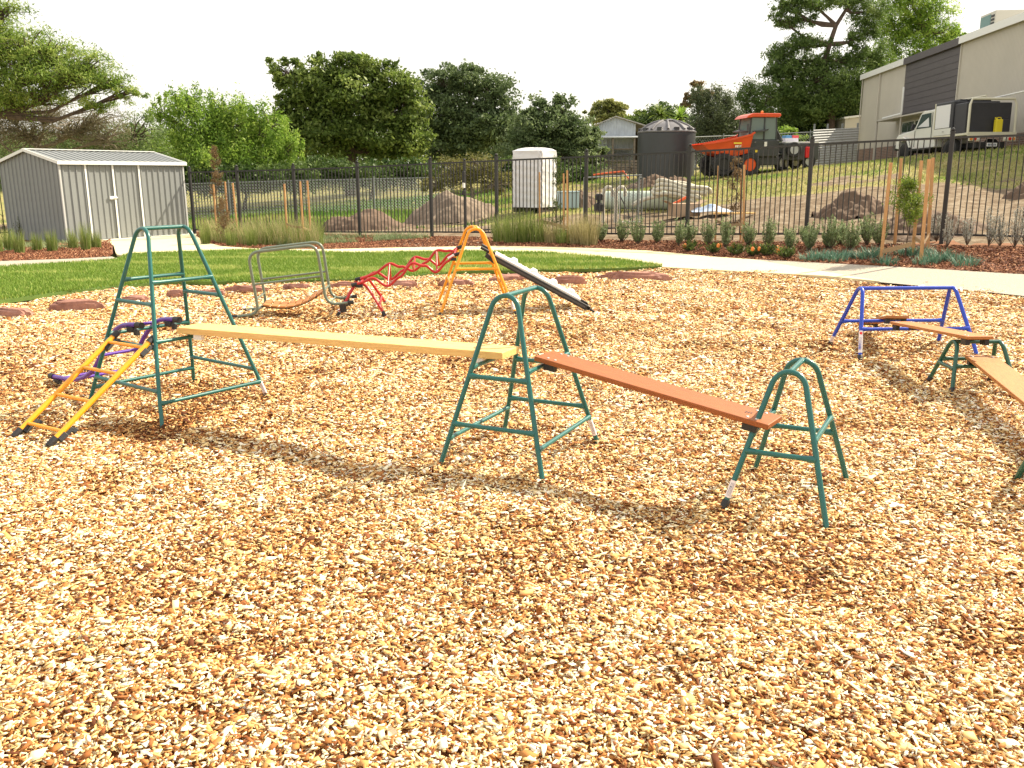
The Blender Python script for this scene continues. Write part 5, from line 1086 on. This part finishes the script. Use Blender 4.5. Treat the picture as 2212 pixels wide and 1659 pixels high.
def building():
    A = at(1852, 345, 56); B = at(2212, 345, 34); A = Vector((A[0], A[1], 0)); B = Vector((B[0], B[1], 0)); d = (B-A); L0 = d.length; d.normalize(); yaw = math.atan2(d.y, d.x); zt = at(1855, 167, 56)[2]; base = 1.6
    t = thing('large_building', 'large beige metal clad hall with charcoal panel and brown brick base', 'building', (A.x, A.y, base), yaw); H = zt-base; L = L0+14
    def S(px, py):      # distance along the wall for a picture column
        r = ray(px, py); k = (r[0], r[1]); a = (A.x, A.y); den = k[0]*d.y-k[1]*d.x; return (a[1]*k[0]-a[0]*k[1])/-den
    s1, s2 = S(1960, 135), S(2082, 80); hb = 1.18+.02
    bz = at(1865, 323, 56)[2]-base
    MB().bx(-.02, L, -.06, .3, -1.2, bz).build('brick_base', BRICK, t, smooth=False)
    def cl(x0, x1, m, sp, rd, nm, z0=None):
        mb = MB(); ribbed(mb, (0, -.0, 0), (L, 0, 0), bz if z0 is None else z0, lambda x: H, sp, sp*.8, rd, (0, -1, 0), x0, x1); return mb.build(nm, m, t, smooth=False)
    cl(0, s1, CLAD, .12, .016, 'wall_cladding'); cl(s2, L, CLAD, .12, .016, 'wall_cladding')
    zw1 = at(1960, 258, 56-(56-34)*s1/L0)[2]-base
    MB().bx(s1+.06, s2-.06, -.05, .15, zw1, H).build('charcoal_panel', DARKP, t, smooth=False)
    mb = MB(); z = zw1+.25
    while z < H-.1: mb.bx(s1+.06, s2-.06, -.062, -.051, z, z+.02); z += .30
    mb.build('panel_joints', mat('joint_dark', (.05, .045, .05), .6), t, smooth=False)
    for s_ in (s1, s2): MB().bx(s_-.05, s_+.05, -.075, .1, bz-.02, H).build('cover_strip', CLAD, t, smooth=False)
    MB().bx(s1+.05, s2-.05, -.055, .15, bz, zw1-.0).build('window_wall', CLAD, t, smooth=False)
    # windows under the charcoal panel
    ws = s1+.35
    for k in range(3):
        x0 = ws+k*2.0; wn = MB().bx(x0, x0+1.85, -.09, -.05, bz+.15, zw1-.15).build('window', STEELW, t, smooth=False)
        MB().bx(x0+.07, x0+.9, -.105, -.092, bz+.62, zw1-.22).build('pane', GLASS, wn, smooth=False); MB().bx(x0+.97, x0+1.78, -.105, -.092, bz+.62, zw1-.22).build('pane', GLASS, wn, smooth=False); MB().bx(x0+.07, x0+1.78, -.105, -.092, bz+.2, bz+.55).build('pane', GLASS, wn, smooth=False)
    MB().bx(s1-.9, s2-.5, -1.1, -.06, zw1-.06, zw1).build('awning_roof', CLAD, t, smooth=False)
    for x in (s1-.85, s1+3): MB().tube([(x, -1.0, -1.0), (x, -1.0, zw1-.06)], .04, 8).build('awning_post', CLAD, t)
    fx0 = s1+3.1
    MB().tube([(s1+.2, -1.05, zw1+.05), (fx0, -1.05, zw1+.10), (fx0+.05, -1.05, zw1+.25), (fx0+.05, -1.05, zw1+1.35)], .05, 8).build('flue_pipe', STEELW, t)
    MB().bx(-.12, L+.2, -.18, 9, H, H+.09).build('roof', CLAD, t, smooth=False); MB().bx(-.12, s1, -.20, -.165, H-.16, H+.14).build('gutter', STEELW, t, smooth=False); MB().bx(s2, L, -.20, -.165, H-.16, H+.14).build('gutter', STEELW, t, smooth=False); MB().bx(s1, s2, -.20, -.165, H-.2, H+.12).build('gutter', DARKP, t, smooth=False)
    ribbed(MB(), (0, 0, 0), (0, 9, 0), 0, lambda x: H, .25, .12, .02, (-1, 0, 0)).build('end_wall', CLAD, t, smooth=False)
    for x in (.02, s1*.45): MB().tube([(x+.1, -.1, -1), (x+.1, -.1, H-.1)], .035, 8).build('downpipe', CLAD, t)
    mb = MB()
    for k in range(5): mb = MB().lathe([(.05, 0), (.03, .02)], (s2+1.2+k*1.1, -.03, 2.2+.6*(k % 3)), 8)
    # roof air conditioner
    sx = S(2078, 70); hA = H+.09
    ac = thing('air_conditioner', 'boxy evaporative air conditioner on the roof above the charcoal panel', 'air conditioner', A+d*sx+Vector((.75, .0, base+hA)), yaw)
    MB().bx(-.75, .75, .35, 1.5, 0, .1).build('base', CLAD, ac, smooth=False); MB().bx(-.8, .8, .3, 1.55, .1, 1.05).build('housing', mat('ac_cream', (.55, .54, .48), .5), ac, smooth=False, bevel=.03)
    MB().bx(-.7, .35, .285, .298, .18, .95).build('pad', mat('ac_pad', (.16, .27, .27), .7, var=.1, vscale=6), ac, smooth=False); mb = MB()
    for k in range(5): mb.bx(.42, .72, .275, .298, .2+k*.15, .29+k*.15)
    mb.build('grille', mat('grille_dark', (.04, .04, .045), .6), ac, smooth=False)
    # lower annex behind the corner
    q = at(1826, 300, 60); an = thing('building_annex', 'low beige annex at the far corner of the large building', 'building', (q[0], 60, 1.8)); zz = at(1826, 254, 60)[2]-1.8; MB().bx(-.1, 3, 0, 4, -.5, zz).build('wall', CLAD, an, smooth=False); MB().bar((-.2, 2, zz-.02), (3, 2, zz+.35), 4.2, .12).build('roof', STEELW, an, smooth=False)
building()
# ------------------------------------------------------------ ute
def ute():
    WP = mat('white_paint', (.70, .71, .68), .3, coat=.4, spec=.5, var=.02); BK = mat('black_canopy', (.035, .036, .045), .45, var=.1, vscale=3); CRM = mat('cream_steel', (.62, .60, .48), .45)
    x, y = 17.02, 33.78; h = Vector((cos(radians(95.8)), sin(radians(95.8)), 0)); zr = at(2085, 338, y)[2]; zf = at(1985, 345, y+3.1)[2]; pit = math.atan2(zr-zf, 3.18)
    t = thing('utility_truck', 'white utility truck with black canopy parked beside the large building', 'truck', (x, y, zr-.16), 0, rot=(0, pit, radians(95.8)))
    # local: x forward, y left
    for sx, sy in ((0, 1), (0, -1), (3.18, 1), (3.18, -1)): wheel(t, (sx, sy*.74, .39), .40, .27, mat('dark_rim', (.12, .12, .12), .5), 6)
    MB().bx(-1.05, 3.5, -.42, .42, .42, .62).build('chassis', BLACK, t, smooth=False, bevel=.02)
    # cab and bonnet
    prof = [(1.12, .55), (1.12, 1.22), (1.18, 1.90), (1.35, 1.95), (2.02, 1.93), (2.22, 1.82), (2.62, 1.28), (3.75, 1.16), (3.92, 1.05), (3.94, .62), (3.62, .58), (3.55, .85), (3.25, .95), (2.92, .88), (2.76, .55)]
    MB().prism(prof, -.80, .80).build('cab', WP, t, smooth=False, bevel=.03)
    for sy in (1, -1):
        yy = sy*.807; w_ = MB(); w_.add([(1.42, yy, 1.30), (2.46, yy, 1.30), (2.12, yy, 1.82), (1.46, yy, 1.84)], [(0, 1, 2, 3) if sy < 0 else (3, 2, 1, 0)]); w_.build('side_window', GLASS, t, smooth=False)
        MB().bx(1.36, 1.385, min(sy*.80, sy*.812), max(sy*.80, sy*.812), .62, 1.85).build('door_seam', BLACK, t, smooth=False); MB().bx(2.52, 2.545, min(sy*.80, sy*.812), max(sy*.80, sy*.812), .62, 1.24).build('door_seam', BLACK, t, smooth=False)
        MB().tube([(2.86, sy*.80, .62), (2.95, sy*.86, .92), (3.22, sy*.88, 1.02), (3.52, sy*.86, .90), (3.60, sy*.80, .62)], .04, 8).build('wheel_flare', WP, t); MB().bar((1.2, sy*.86, .52), (2.75, sy*.86, .50), .12, .05).build('side_step', BLACK, t, smooth=False)
        MB().bar((2.42, sy*.9, 1.36), (2.42, sy*1.02, 1.4), .06, .22).build('mirror', BLACK, t, smooth=False, bevel=.01)
    MB().add([(2.24, -.68, 1.80), (2.24, .68, 1.80), (2.63, .74, 1.30), (2.63, -.74, 1.30)], [(0, 1, 2, 3)]).build('windscreen', GLASS, t, smooth=False)
    MB().add([(1.55, .812, 1.34), (1.75, .812, 1.34), (2.35, .812, 1.36), (1.62, .812, 1.68)], [(3, 2, 1, 0)]).build('sunshade', mat('sunshade_silver', (.66, .68, .72), .3), t, smooth=False)
    MB().bx(3.94, 4.08, -.78, .78, .55, .78).build('bumper', BLACK, t, smooth=False, bevel=.03)
    # tray, canopy
    MB().bx(-1.12, 1.05, -.92, .92, .86, .94).build('tray', CRM, t, smooth=False, bevel=.01); MB().bx(-1.15, -1.11, -.92, .92, .80, .96).build('tray_edge', CRM, t, smooth=False)
    MB().bx(-.10, 1.04, -.90, .90, .945, 2.12).build('canopy', BK, t, smooth=False, bevel=.03)
    for sy in (1, -1):
        MB().bx(.06, .98, min(sy*.902, sy*.915), max(sy*.902, sy*.915), 1.20, 2.02).build('canopy_door', mat('canopy_white', (.72, .73, .77), .35), t, smooth=False, bevel=.004); MB().bx(-.05, 1.04, min(sy*.902, sy*.918), max(sy*.902, sy*.918), .95, 1.18).build('canopy_skirt', WP, t, smooth=False); MB().lathe([(.05, 0), (.04, .01)], (.4, sy*.92, 1.06), 12).build('fuel_cap', BLACK, t)
    MB().bx(-.85, -.12, -.86, .86, .945, 2.0).build('dark_box', BK, t, smooth=False, bevel=.03)
    for xx in (-1.08,):
        MB().tube([(xx, -.88, .94), (xx+.02, -.87, 1.9), (xx+.03, -.80, 2.10), (xx+.03, .80, 2.10), (xx+.02, .87, 1.9), (xx, .88, .94)], .045, 10).build('rack_frame', CRM, t)
    MB().tube([(1.1, .86, .94), (1.1, .86, 2.12)], .035, 8).build('rack_post', CRM, t); MB().tube([(1.1, -.86, .94), (1.1, -.86, 2.12)], .035, 8).build('rack_post', CRM, t); MB().bx(.0, 1.0, -.6, .6, 2.13, 2.19).build('roof_tray', BK, t, smooth=False, bevel=.01)
    MB().tube([(-1.05, .3, 2.2), (.4, .3, 2.2)], .03, 8).build('rack_pipe', CRM, t); MB().tube([(-1.6, -.75, 2.30), (.9, -.5, 2.16)], .03, 8).build('white_conduit', STEELW, t)
    for sy in (1, -1):
        lb = MB().box((-1.17, sy*.66, .72), (.06, .46, .15)).build('light_bar', CRM, t, smooth=False, bevel=.01)
        for k, c in enumerate(((.7, .25, .03), (.55, .02, .02), (.6, .58, .55))):
            M = Matrix.Rotation(-pi/2, 3, 'Y'); mb = MB(); mb.lathe([(.06, 0), (.05, .02), (.01, .025)], (0, 0, 0), 14); mb.v = [tuple(M@Vector(v)+Vector((-1.20, sy*(.80-k*.14), .72))) for v in mb.v]; mb.build('tail_light', mat('lens_%s' % ('amber', 'red', 'clear')[k], c, .3), lb)
    MB().bx(-1.19, -1.17, -.20, .20, .46, .58).build('number_plate', STEELW, t, smooth=False); mb = MB()
    for k in range(6): y0 = -.16+k*.055; mb.bx(-1.196, -1.191, y0, y0+.032, .485, .555)
    mb.build('plate_letters', mat('plate_ink', (.03, .05, .12), .5), t, smooth=False)
    MB().bx(-1.1, -.95, -.55, .55, .40, .62).build('tow_bar', BLACK, t, smooth=False, bevel=.02); 
    M = t.matrix_basis
    for nm, lbl, yy, c in (('jerry_can', 'yellow jerry can on the back of the utility truck tray', -.05, (.75, .62, .03)), ('jerry_can', 'black jerry can beside the yellow one on the utility truck tray', -.30, (.03, .03, .04))):
        q = M@Vector((-.99, yy-.25, .945)); j = thing(nm, lbl, 'jerry can', q, 0, rot=(0, pit, radians(95.8))); mm = mat('can_%s' % lbl[:5], c, .45); MB().bx(-.08, .08, -.13, .13, 0, .46).build('can_body', mm, j, smooth=False, bevel=.03); MB().tube([(0, -.09, .46), (0, -.08, .52), (0, .05, .52), (0, .06, .46)], .016, 8).build('can_handle', mm, j)
        MB().tube([(0, .08, .44), (0, .13, .52)], .03, 8).build('spout', mm, j)
ute()

# ------------------------------------------------------------ trees
BARKD = mat('dark_bark', (.10, .07, .055), .9, var=.35, vscale=6, bump=.5, bscale=18); BARKG = mat('grey_bark', (.24, .20, .16), .9, var=.3, vscale=6)
def tree(name, label, Y, lobes, m, n, size, trunk=None, trad=.18, asp=.45, depth=.8, twig=.018, cl=.17, shell=.5, up=.4, group=None, ctint=.16, cat='tree', stretch=(1, 1, .62), hang=0., bark=None, subs=3):
    bark = bark or BARKD
    L = []
    for lb in lobes:
        px, py, rx, ry = lb[:4]; dy = lb[4] if len(lb) > 4 else 0
        c = at(px, py, Y+dy); e = at(px+rx, py, Y+dy); u = at(px, py-ry, Y+dy); RX = abs(e[0]-c[0]); RZ = abs(u[2]-c[2]); L.append((c, RX, max(RX, RZ)*depth, RZ))
    if trunk is None: trunk = [(np.mean([l[0] for l in lobes]), 0)]
    if trunk[0][1] == 0: bx_ = at(trunk[0][0], 381, Y)[0]; base = Vector((bx_, Y, T(bx_, Y)-.1)); tp = [base]; zc = np.mean([l[0][2] for l in L]); tp += [base+Vector((.2, 0, (zc-base.z)*.5)), base+Vector((.1, 0, (zc-base.z)*.95))]
    else:
        tp = [Vector(at(px, py, Y)) for px, py in trunk]; tp.insert(0, Vector((tp[0].x, Y, T(tp[0].x, Y)-.2)))
    t = thing(name, label, cat, tp[0], 0, group); o = Vector(tp[0])
    mb = MB(); k = len(tp); mb.tube([p-o for p in tp], [trad*(1-.65*i/(k-1)) for i in range(k)], 10)
    vols = np.array([l[1]*l[2]*l[3] for l in L])**.75; ns = (vols/vols.sum()*n).astype(int); C_, S_t = [], []
    for (c, RX, RY, RZ), nn in zip(L, ns):
        ncl = max(6, nn//75); d = rng.normal(0, 1, (ncl, 3)); d /= np.linalg.norm(d, axis=1)[:, None]; r = (shell+(1-shell)*rng.uniform(0, 1, ncl)**.6)*rng.uniform(.85, 1.12, ncl); r[rng.uniform(0, 1, ncl) < .25] *= .6
        cc = np.array(c)+d*r[:, None]*np.array([RX, RY, RZ]); per = max(10, nn//ncl); cr = cl*(RX*RZ)**.5*rng.uniform(.6, 1.5, ncl)
        g = rng.normal(0, 1, (ncl, per, 3))*np.array(stretch); lf = cc[:, None, :]+g*cr[:, None, None]
        if hang: lf[:, :, 2] -= np.abs(g[:, :, 0])*cr[:, None]*hang
        C_.append(lf.reshape(-1, 3)); S_t.append(np.repeat(rng.normal(0, ctint, ncl), per))
        # limb to the lobe and twigs to its clumps
        a = min(tp[1:], key=lambda q: (q-Vector(c)).length + max(0, q.z-c[2])*2)
        cv = Vector(c); md = (a+cv)/2+Vector((rng.normal(0, .2), 0, -.1*(cv-a).length)); mb.tube([a-o, md-o, cv-o], [trad*.45, trad*.3, trad*.16], 6, caps=False)
        for j in rng.choice(ncl, min(ncl, 5*subs), replace=False):
            q = Vector(cc[j]); mm = (cv+q)/2+Vector(rng.normal(0, RX*.08, 3)); mb.tube([md.lerp(cv, rng.uniform(.3, 1))-o, mm-o, q-o], [twig*2, twig*1.4, twig*.5], 4, caps=False)
    mb.build('trunk', bark, t); c = np.concatenate(C_); s_ = np.concatenate(S_t); c = c-np.array(o)
    V, F = leaf_arrays(c, size*rng.uniform(.6, 1.35, len(c)), asp, up=up); big('crown', V, F, np.clip(.5+s_+rng.normal(0, .16, len(c)), 0, 1), m, t); return t
FA_ = fol('leaf_acacia', (0.087, 0.160, 0.022), (0.217, 0.319, 0.058), (0.464, 0.522, 0.145), .45); FB_ = fol('leaf_bright', (0.083, 0.167, 0.020), (0.217, 0.350, 0.049), (0.451, 0.567, 0.117), .45); FC_ = fol('leaf_deep', (.06, .10, .02), (.14, .205, .04), (.33, .40, .11), .4)
FD_ = fol('leaf_dusty', (0.061, 0.101, 0.041), (0.128, 0.182, 0.074), (0.257, 0.324, 0.149), .35); FG_ = fol('leaf_gum', (0.048, 0.096, 0.022), (0.114, 0.180, 0.042), (0.240, 0.324, 0.096), .4); FT_ = fol('twiggy', (.09, .085, .05), (.17, .155, .09), (.28, .25, .15), .3); FY_ = fol('leaf_yellow', (.12, .15, .04), (.24, .26, .08), (.38, .38, .15), .4); FR_ = fol('leaf_rusty', (.12, .09, .04), (.22, .16, .08), (.34, .26, .14), .35); FK_ = fol('leaf_dark', (0.030, 0.068, 0.018), (0.075, 0.128, 0.030), (0.165, 0.225, 0.068), .35)
tree('wattle_tree', 'spreading yellow green wattle tree hanging in from the left edge above the shed', 31, [(-90, 60, 130, 120), (0, 20, 60, 45), (-20, 110, 90, 60), (60, 105, 75, 45), (120, 115, 85, 50), (190, 140, 70, 38), (150, 165, 110, 30), (235, 175, 62, 30), (110, 205, 110, 26), (270, 200, 48, 22), (-60, 190, 110, 70), (30, 225, 70, 30), (215, 225, 60, 16), (60, 160, 120, 35)], FA_, 60000, .115, trunk=[(-120, 340), (-90, 280), (-20, 250)], trad=.17, asp=.28, cl=.19, shell=.3, subs=7, twig=.014)
tree('twiggy_tree', 'half bare twiggy grey brown tree directly behind the shed at the left', 33.5, [(-40, 270, 110, 60), (60, 290, 90, 50), (150, 285, 90, 42), (230, 300, 60, 40), (100, 245, 90, 34), (200, 260, 80, 30), (20, 240, 80, 30)], FT_, 24000, .11, trunk=[(60, 350), (80, 320)], trad=.13, asp=.16, cl=.24, shell=.2, subs=22, twig=.016, bark=BARKG)
tree('dark_bush', 'dark olive bush rising behind the right half of the shed roof', 36, [(240, 300, 75, 60), (300, 290, 55, 55), (180, 320, 80, 50), (325, 330, 50, 50), (80, 335, 130, 60)], FG_, 16000, .12, trad=.14, asp=.3)
tree('bright_shrub_tree', 'bright green bushy tree with pointed tufts right of the shed', 46, [(352, 250, 32, 48), (395, 225, 42, 38), (430, 280, 90, 75), (480, 235, 55, 42), (525, 265, 70, 55), (580, 285, 60, 55), (625, 325, 45, 42), (470, 340, 150, 60), (560, 350, 100, 50)], FB_, 42000, .19, trad=.2, asp=.30, cl=.13, up=-.1, stretch=(.7, .7, 1.35))
tree('broad_tree', 'tallest dense deep green tree left of the picture centre', 54, [(612, 152, 38, 34), (650, 190, 60, 60), (700, 150, 55, 40), (775, 150, 65, 38), (760, 210, 110, 70), (850, 190, 65, 50), (880, 240, 55, 60), (700, 290, 110, 60), (830, 300, 100, 60), (905, 310, 38, 35), (640, 260, 50, 60)], FC_, 56000, .24, trad=.35, asp=.55, cl=.12)
tree('round_tree', 'dusty green rounded tree just right of the tallest tree', 60, [(950, 175, 50, 38), (1010, 175, 60, 38), (1070, 205, 55, 50), (960, 240, 70, 60), (1050, 270, 85, 60), (980, 310, 90, 50), (1100, 290, 45, 50)], FD_, 40000, .23, trad=.35, asp=.5, cl=.13)
tree('low_tree', 'lower dusty green tree above the white wrapped pallet', 50, [(1160, 235, 40, 28), (1210, 235, 42, 30), (1180, 280, 80, 45), (1240, 285, 48, 45), (1150, 330, 70, 45), (1230, 345, 62, 50), (1270, 305, 32, 38), (1290, 330, 20, 25)], FD_, 32000, .18, trad=.22, asp=.5, cl=.14)
tree('tangled_shrub', 'tangled olive brown shrub behind the gate', 37, [(985, 375, 48, 38), (1040, 365, 50, 38), (940, 395, 32, 22), (1075, 395, 40, 30)], fol('leaf_tangle', (.08, .09, .02), (.17, .17, .05), (.32, .28, .10), .4), 11000, .10, trad=.09, asp=.35, subs=10, bark=BARKG, cat='shrub')
tree('understorey', 'dark low scrub along the chain link fence below the bright bushy tree', 44, [(420, 385, 70, 35), (520, 385, 80, 32), (620, 385, 70, 32)], FK_, 15000, .18, trad=.1, cat='shrub')
tree('understorey', 'dark low scrub along the chain link fence below the tallest tree', 47, [(700, 375, 80, 32), (800, 378, 80, 30), (890, 375, 60, 32)], FK_, 15000, .18, trad=.1, cat='shrub')
tree('understorey', 'dark scrub behind the white wrapped pallet', 46, [(1120, 375, 60, 38), (1200, 385, 70, 34), (1270, 380, 40, 30)], FK_, 13000, .17, trad=.1, cat='shrub')
tree('distant_gum', 'distant yellow green gum tree above the old tin shed', 88, [(1310, 228, 32, 13), (1288, 243, 24, 12), (1335, 240, 24, 16), (1310, 255, 45, 14)], FY_, 9000, .3, trad=.3, cl=.16, shell=.4)
tree('distant_bush', 'small dark bushy tree between the distant gum and the palm like trees', 80, [(1385, 248, 18, 13), (1405, 258, 22, 16), (1365, 262, 22, 14)], FC_, 4500, .26, trad=.18)
def palm(label, px, py, Y, r, m, base=None):
    c = Vector(at(px, py, Y)); zb = T(c.x, Y); t = thing('palm_tree', label, 'tree', (c.x, Y, zb)); o = Vector((c.x, Y, zb)); MB().tube([(0, 0, 0), (0, 0, c.z-zb)], [.22, .15], 10).build('trunk', BARKD, t); V = []; F = []; ti = []
    for k in range(70):
        a = rng.uniform(0, 2*pi); e = rng.uniform(-.5, 1.4); L = r*rng.uniform(.8, 1.1); pv = None
        for i in range(7):
            u = i/6; p_ = Vector((cos(a)*cos(e)*L*u, sin(a)*cos(e)*L*u, sin(e)*L*u-.35*L*u*u))+c-o; w_ = .12*(1-u*.8); s_ = Vector((-sin(a), cos(a), 0))*w_; V += [tuple(p_-s_), tuple(p_+s_)]
            if i: n_ = len(V); F.append((n_-4, n_-3, n_-1, n_-2)); ti.append(min(1, max(0, rng.normal(.5, .2))))
    big('crown', np.array(V), np.array(F), np.array(ti), m, t)
palm('spiky palm like tree on the left of the pair behind the water tank', 1425, 250, 70, 1.5, FC_); palm('spiky palm like tree on the right of the pair behind the water tank', 1468, 255, 70, 1.5, FB_)
tree('dark_tree', 'dark rounded tree behind the two palm like trees', 74, [(1432, 240, 38, 17), (1400, 275, 40, 30), (1470, 260, 38, 26), (1440, 290, 60, 30)], FK_, 12000, .22, trad=.2)
tree('rusty_gum', 'small rust tinted gum tree top behind the grey conifer', 90, [(1507, 184, 17, 10), (1520, 205, 22, 12), (1490, 212, 16, 10), (1478, 228, 14, 8)], FR_, 5000, .28, trad=.25, shell=.4)
tree('conifer', 'grey green conifer like tree left of the orange dumper cab', 55, [(1510, 215, 28, 32), (1560, 215, 34, 30), (1540, 265, 58, 55), (1580, 290, 40, 45), (1510, 310, 50, 35)], fol('leaf_conifer', (.05, .07, .03), (.10, .13, .06), (.19, .22, .12), .3), 24000, .17, trad=.25, asp=.3, up=-.2, stretch=(.7, .7, 1.2))
tree('screen_tree', 'tall green hedge like tree directly behind the dumper cab', 60, [(1610, 215, 32, 38), (1650, 215, 36, 36), (1630, 270, 50, 50), (1600, 300, 50, 40), (1670, 300, 50, 30)], FG_, 22000, .18, trad=.25, asp=.3, up=-.1, stretch=(.7, .7, 1.3))
tree('screen_tree', 'dark tree mass between the dumper cab and the large building', 63, [(1700, 235, 45, 45), (1745, 250, 45, 45), (1720, 295, 70, 32), (1790, 285, 60, 40), (1830, 245, 50, 50), (1860, 215, 40, 40)], FK_, 26000, .22, trad=.3)
tree('light_bush', 'lighter green bush above the corrugated fence', 55, [(1700, 292, 22, 18), (1725, 302, 22, 12)], FB_, 4500, .15, trad=.08, cat='shrub')
tree('gum_tree', 'tall open gum tree with dark forked trunk left of the large building', 61, [(1700, 12, 42, 26), (1745, 0, 60, 28), (1690, 45, 32, 22), (1735, 40, 35, 18), (1830, -5, 60, 25), (1880, 25, 50, 32), (1870, 70, 40, 30), (1735, 95, 60, 24), (1690, 115, 45, 26), (1672, 155, 38, 26), (1720, 145, 70, 36), (1770, 140, 45, 25), (1830, 125, 55, 35), (1880, 120, 45, 36), (1800, 175, 90, 36), (1880, 175, 60, 36), (1700, 195, 70, 30), (1790, 215, 90, 32), (1860, 215, 50, 30), (1740, 235, 80, 30), (1840, 90, 25, 22)], FG_, 74000, .22, trunk=[(1795, 300), (1796, 230), (1780, 175), (1782, 130), (1792, 95), (1806, 55), (1828, 20)], trad=.30, asp=.28, cl=.17, hang=.6, shell=.3, subs=3, twig=.014)
tree('gum_tree', 'bright green gum tree rising behind the building roof', 80, [(1950, 10, 70, 40), (2010, 25, 55, 45), (1930, 70, 50, 45), (1985, 85, 60, 50), (2040, 70, 35, 35), (1960, -60, 90, 50), (1920, 140, 60, 50)], FB_, 34000, .28, trad=.5, asp=.28, cl=.15, hang=.6)
tree('bush', 'small bush top peeping over the roof left of the air conditioner', 84, [(2068, 72, 14, 10), (2052, 82, 14, 10), (2085, 80, 12, 10)], FB_, 3000, .22, trad=.1)
# bushland closing the view far behind everything, too dense to count
def farwood():
    n = 60000; x = rng.uniform(-110, 120, n); y = 118+rng.uniform(0, 14, n)+12*np.sin(x*.05); h = (5.0+3.0*vnoise(x, y*0, .05, 91)+2.0*vnoise(x, y*0, .2, 92)); z = terr(x, y)+rng.uniform(0, 1, n)**.8*h
    V, F = leaf_arrays(np.stack([x, y, z], -1), rng.uniform(.5, 1.1, n), .6); tag(big('distant_bushland', V, F, np.clip(vnoise(x, z, .3, 93)+rng.normal(0, .15, n), 0, 1), FD_), 'far band of bushland behind the trees', 'bushland', kind='stuff')
farwood()
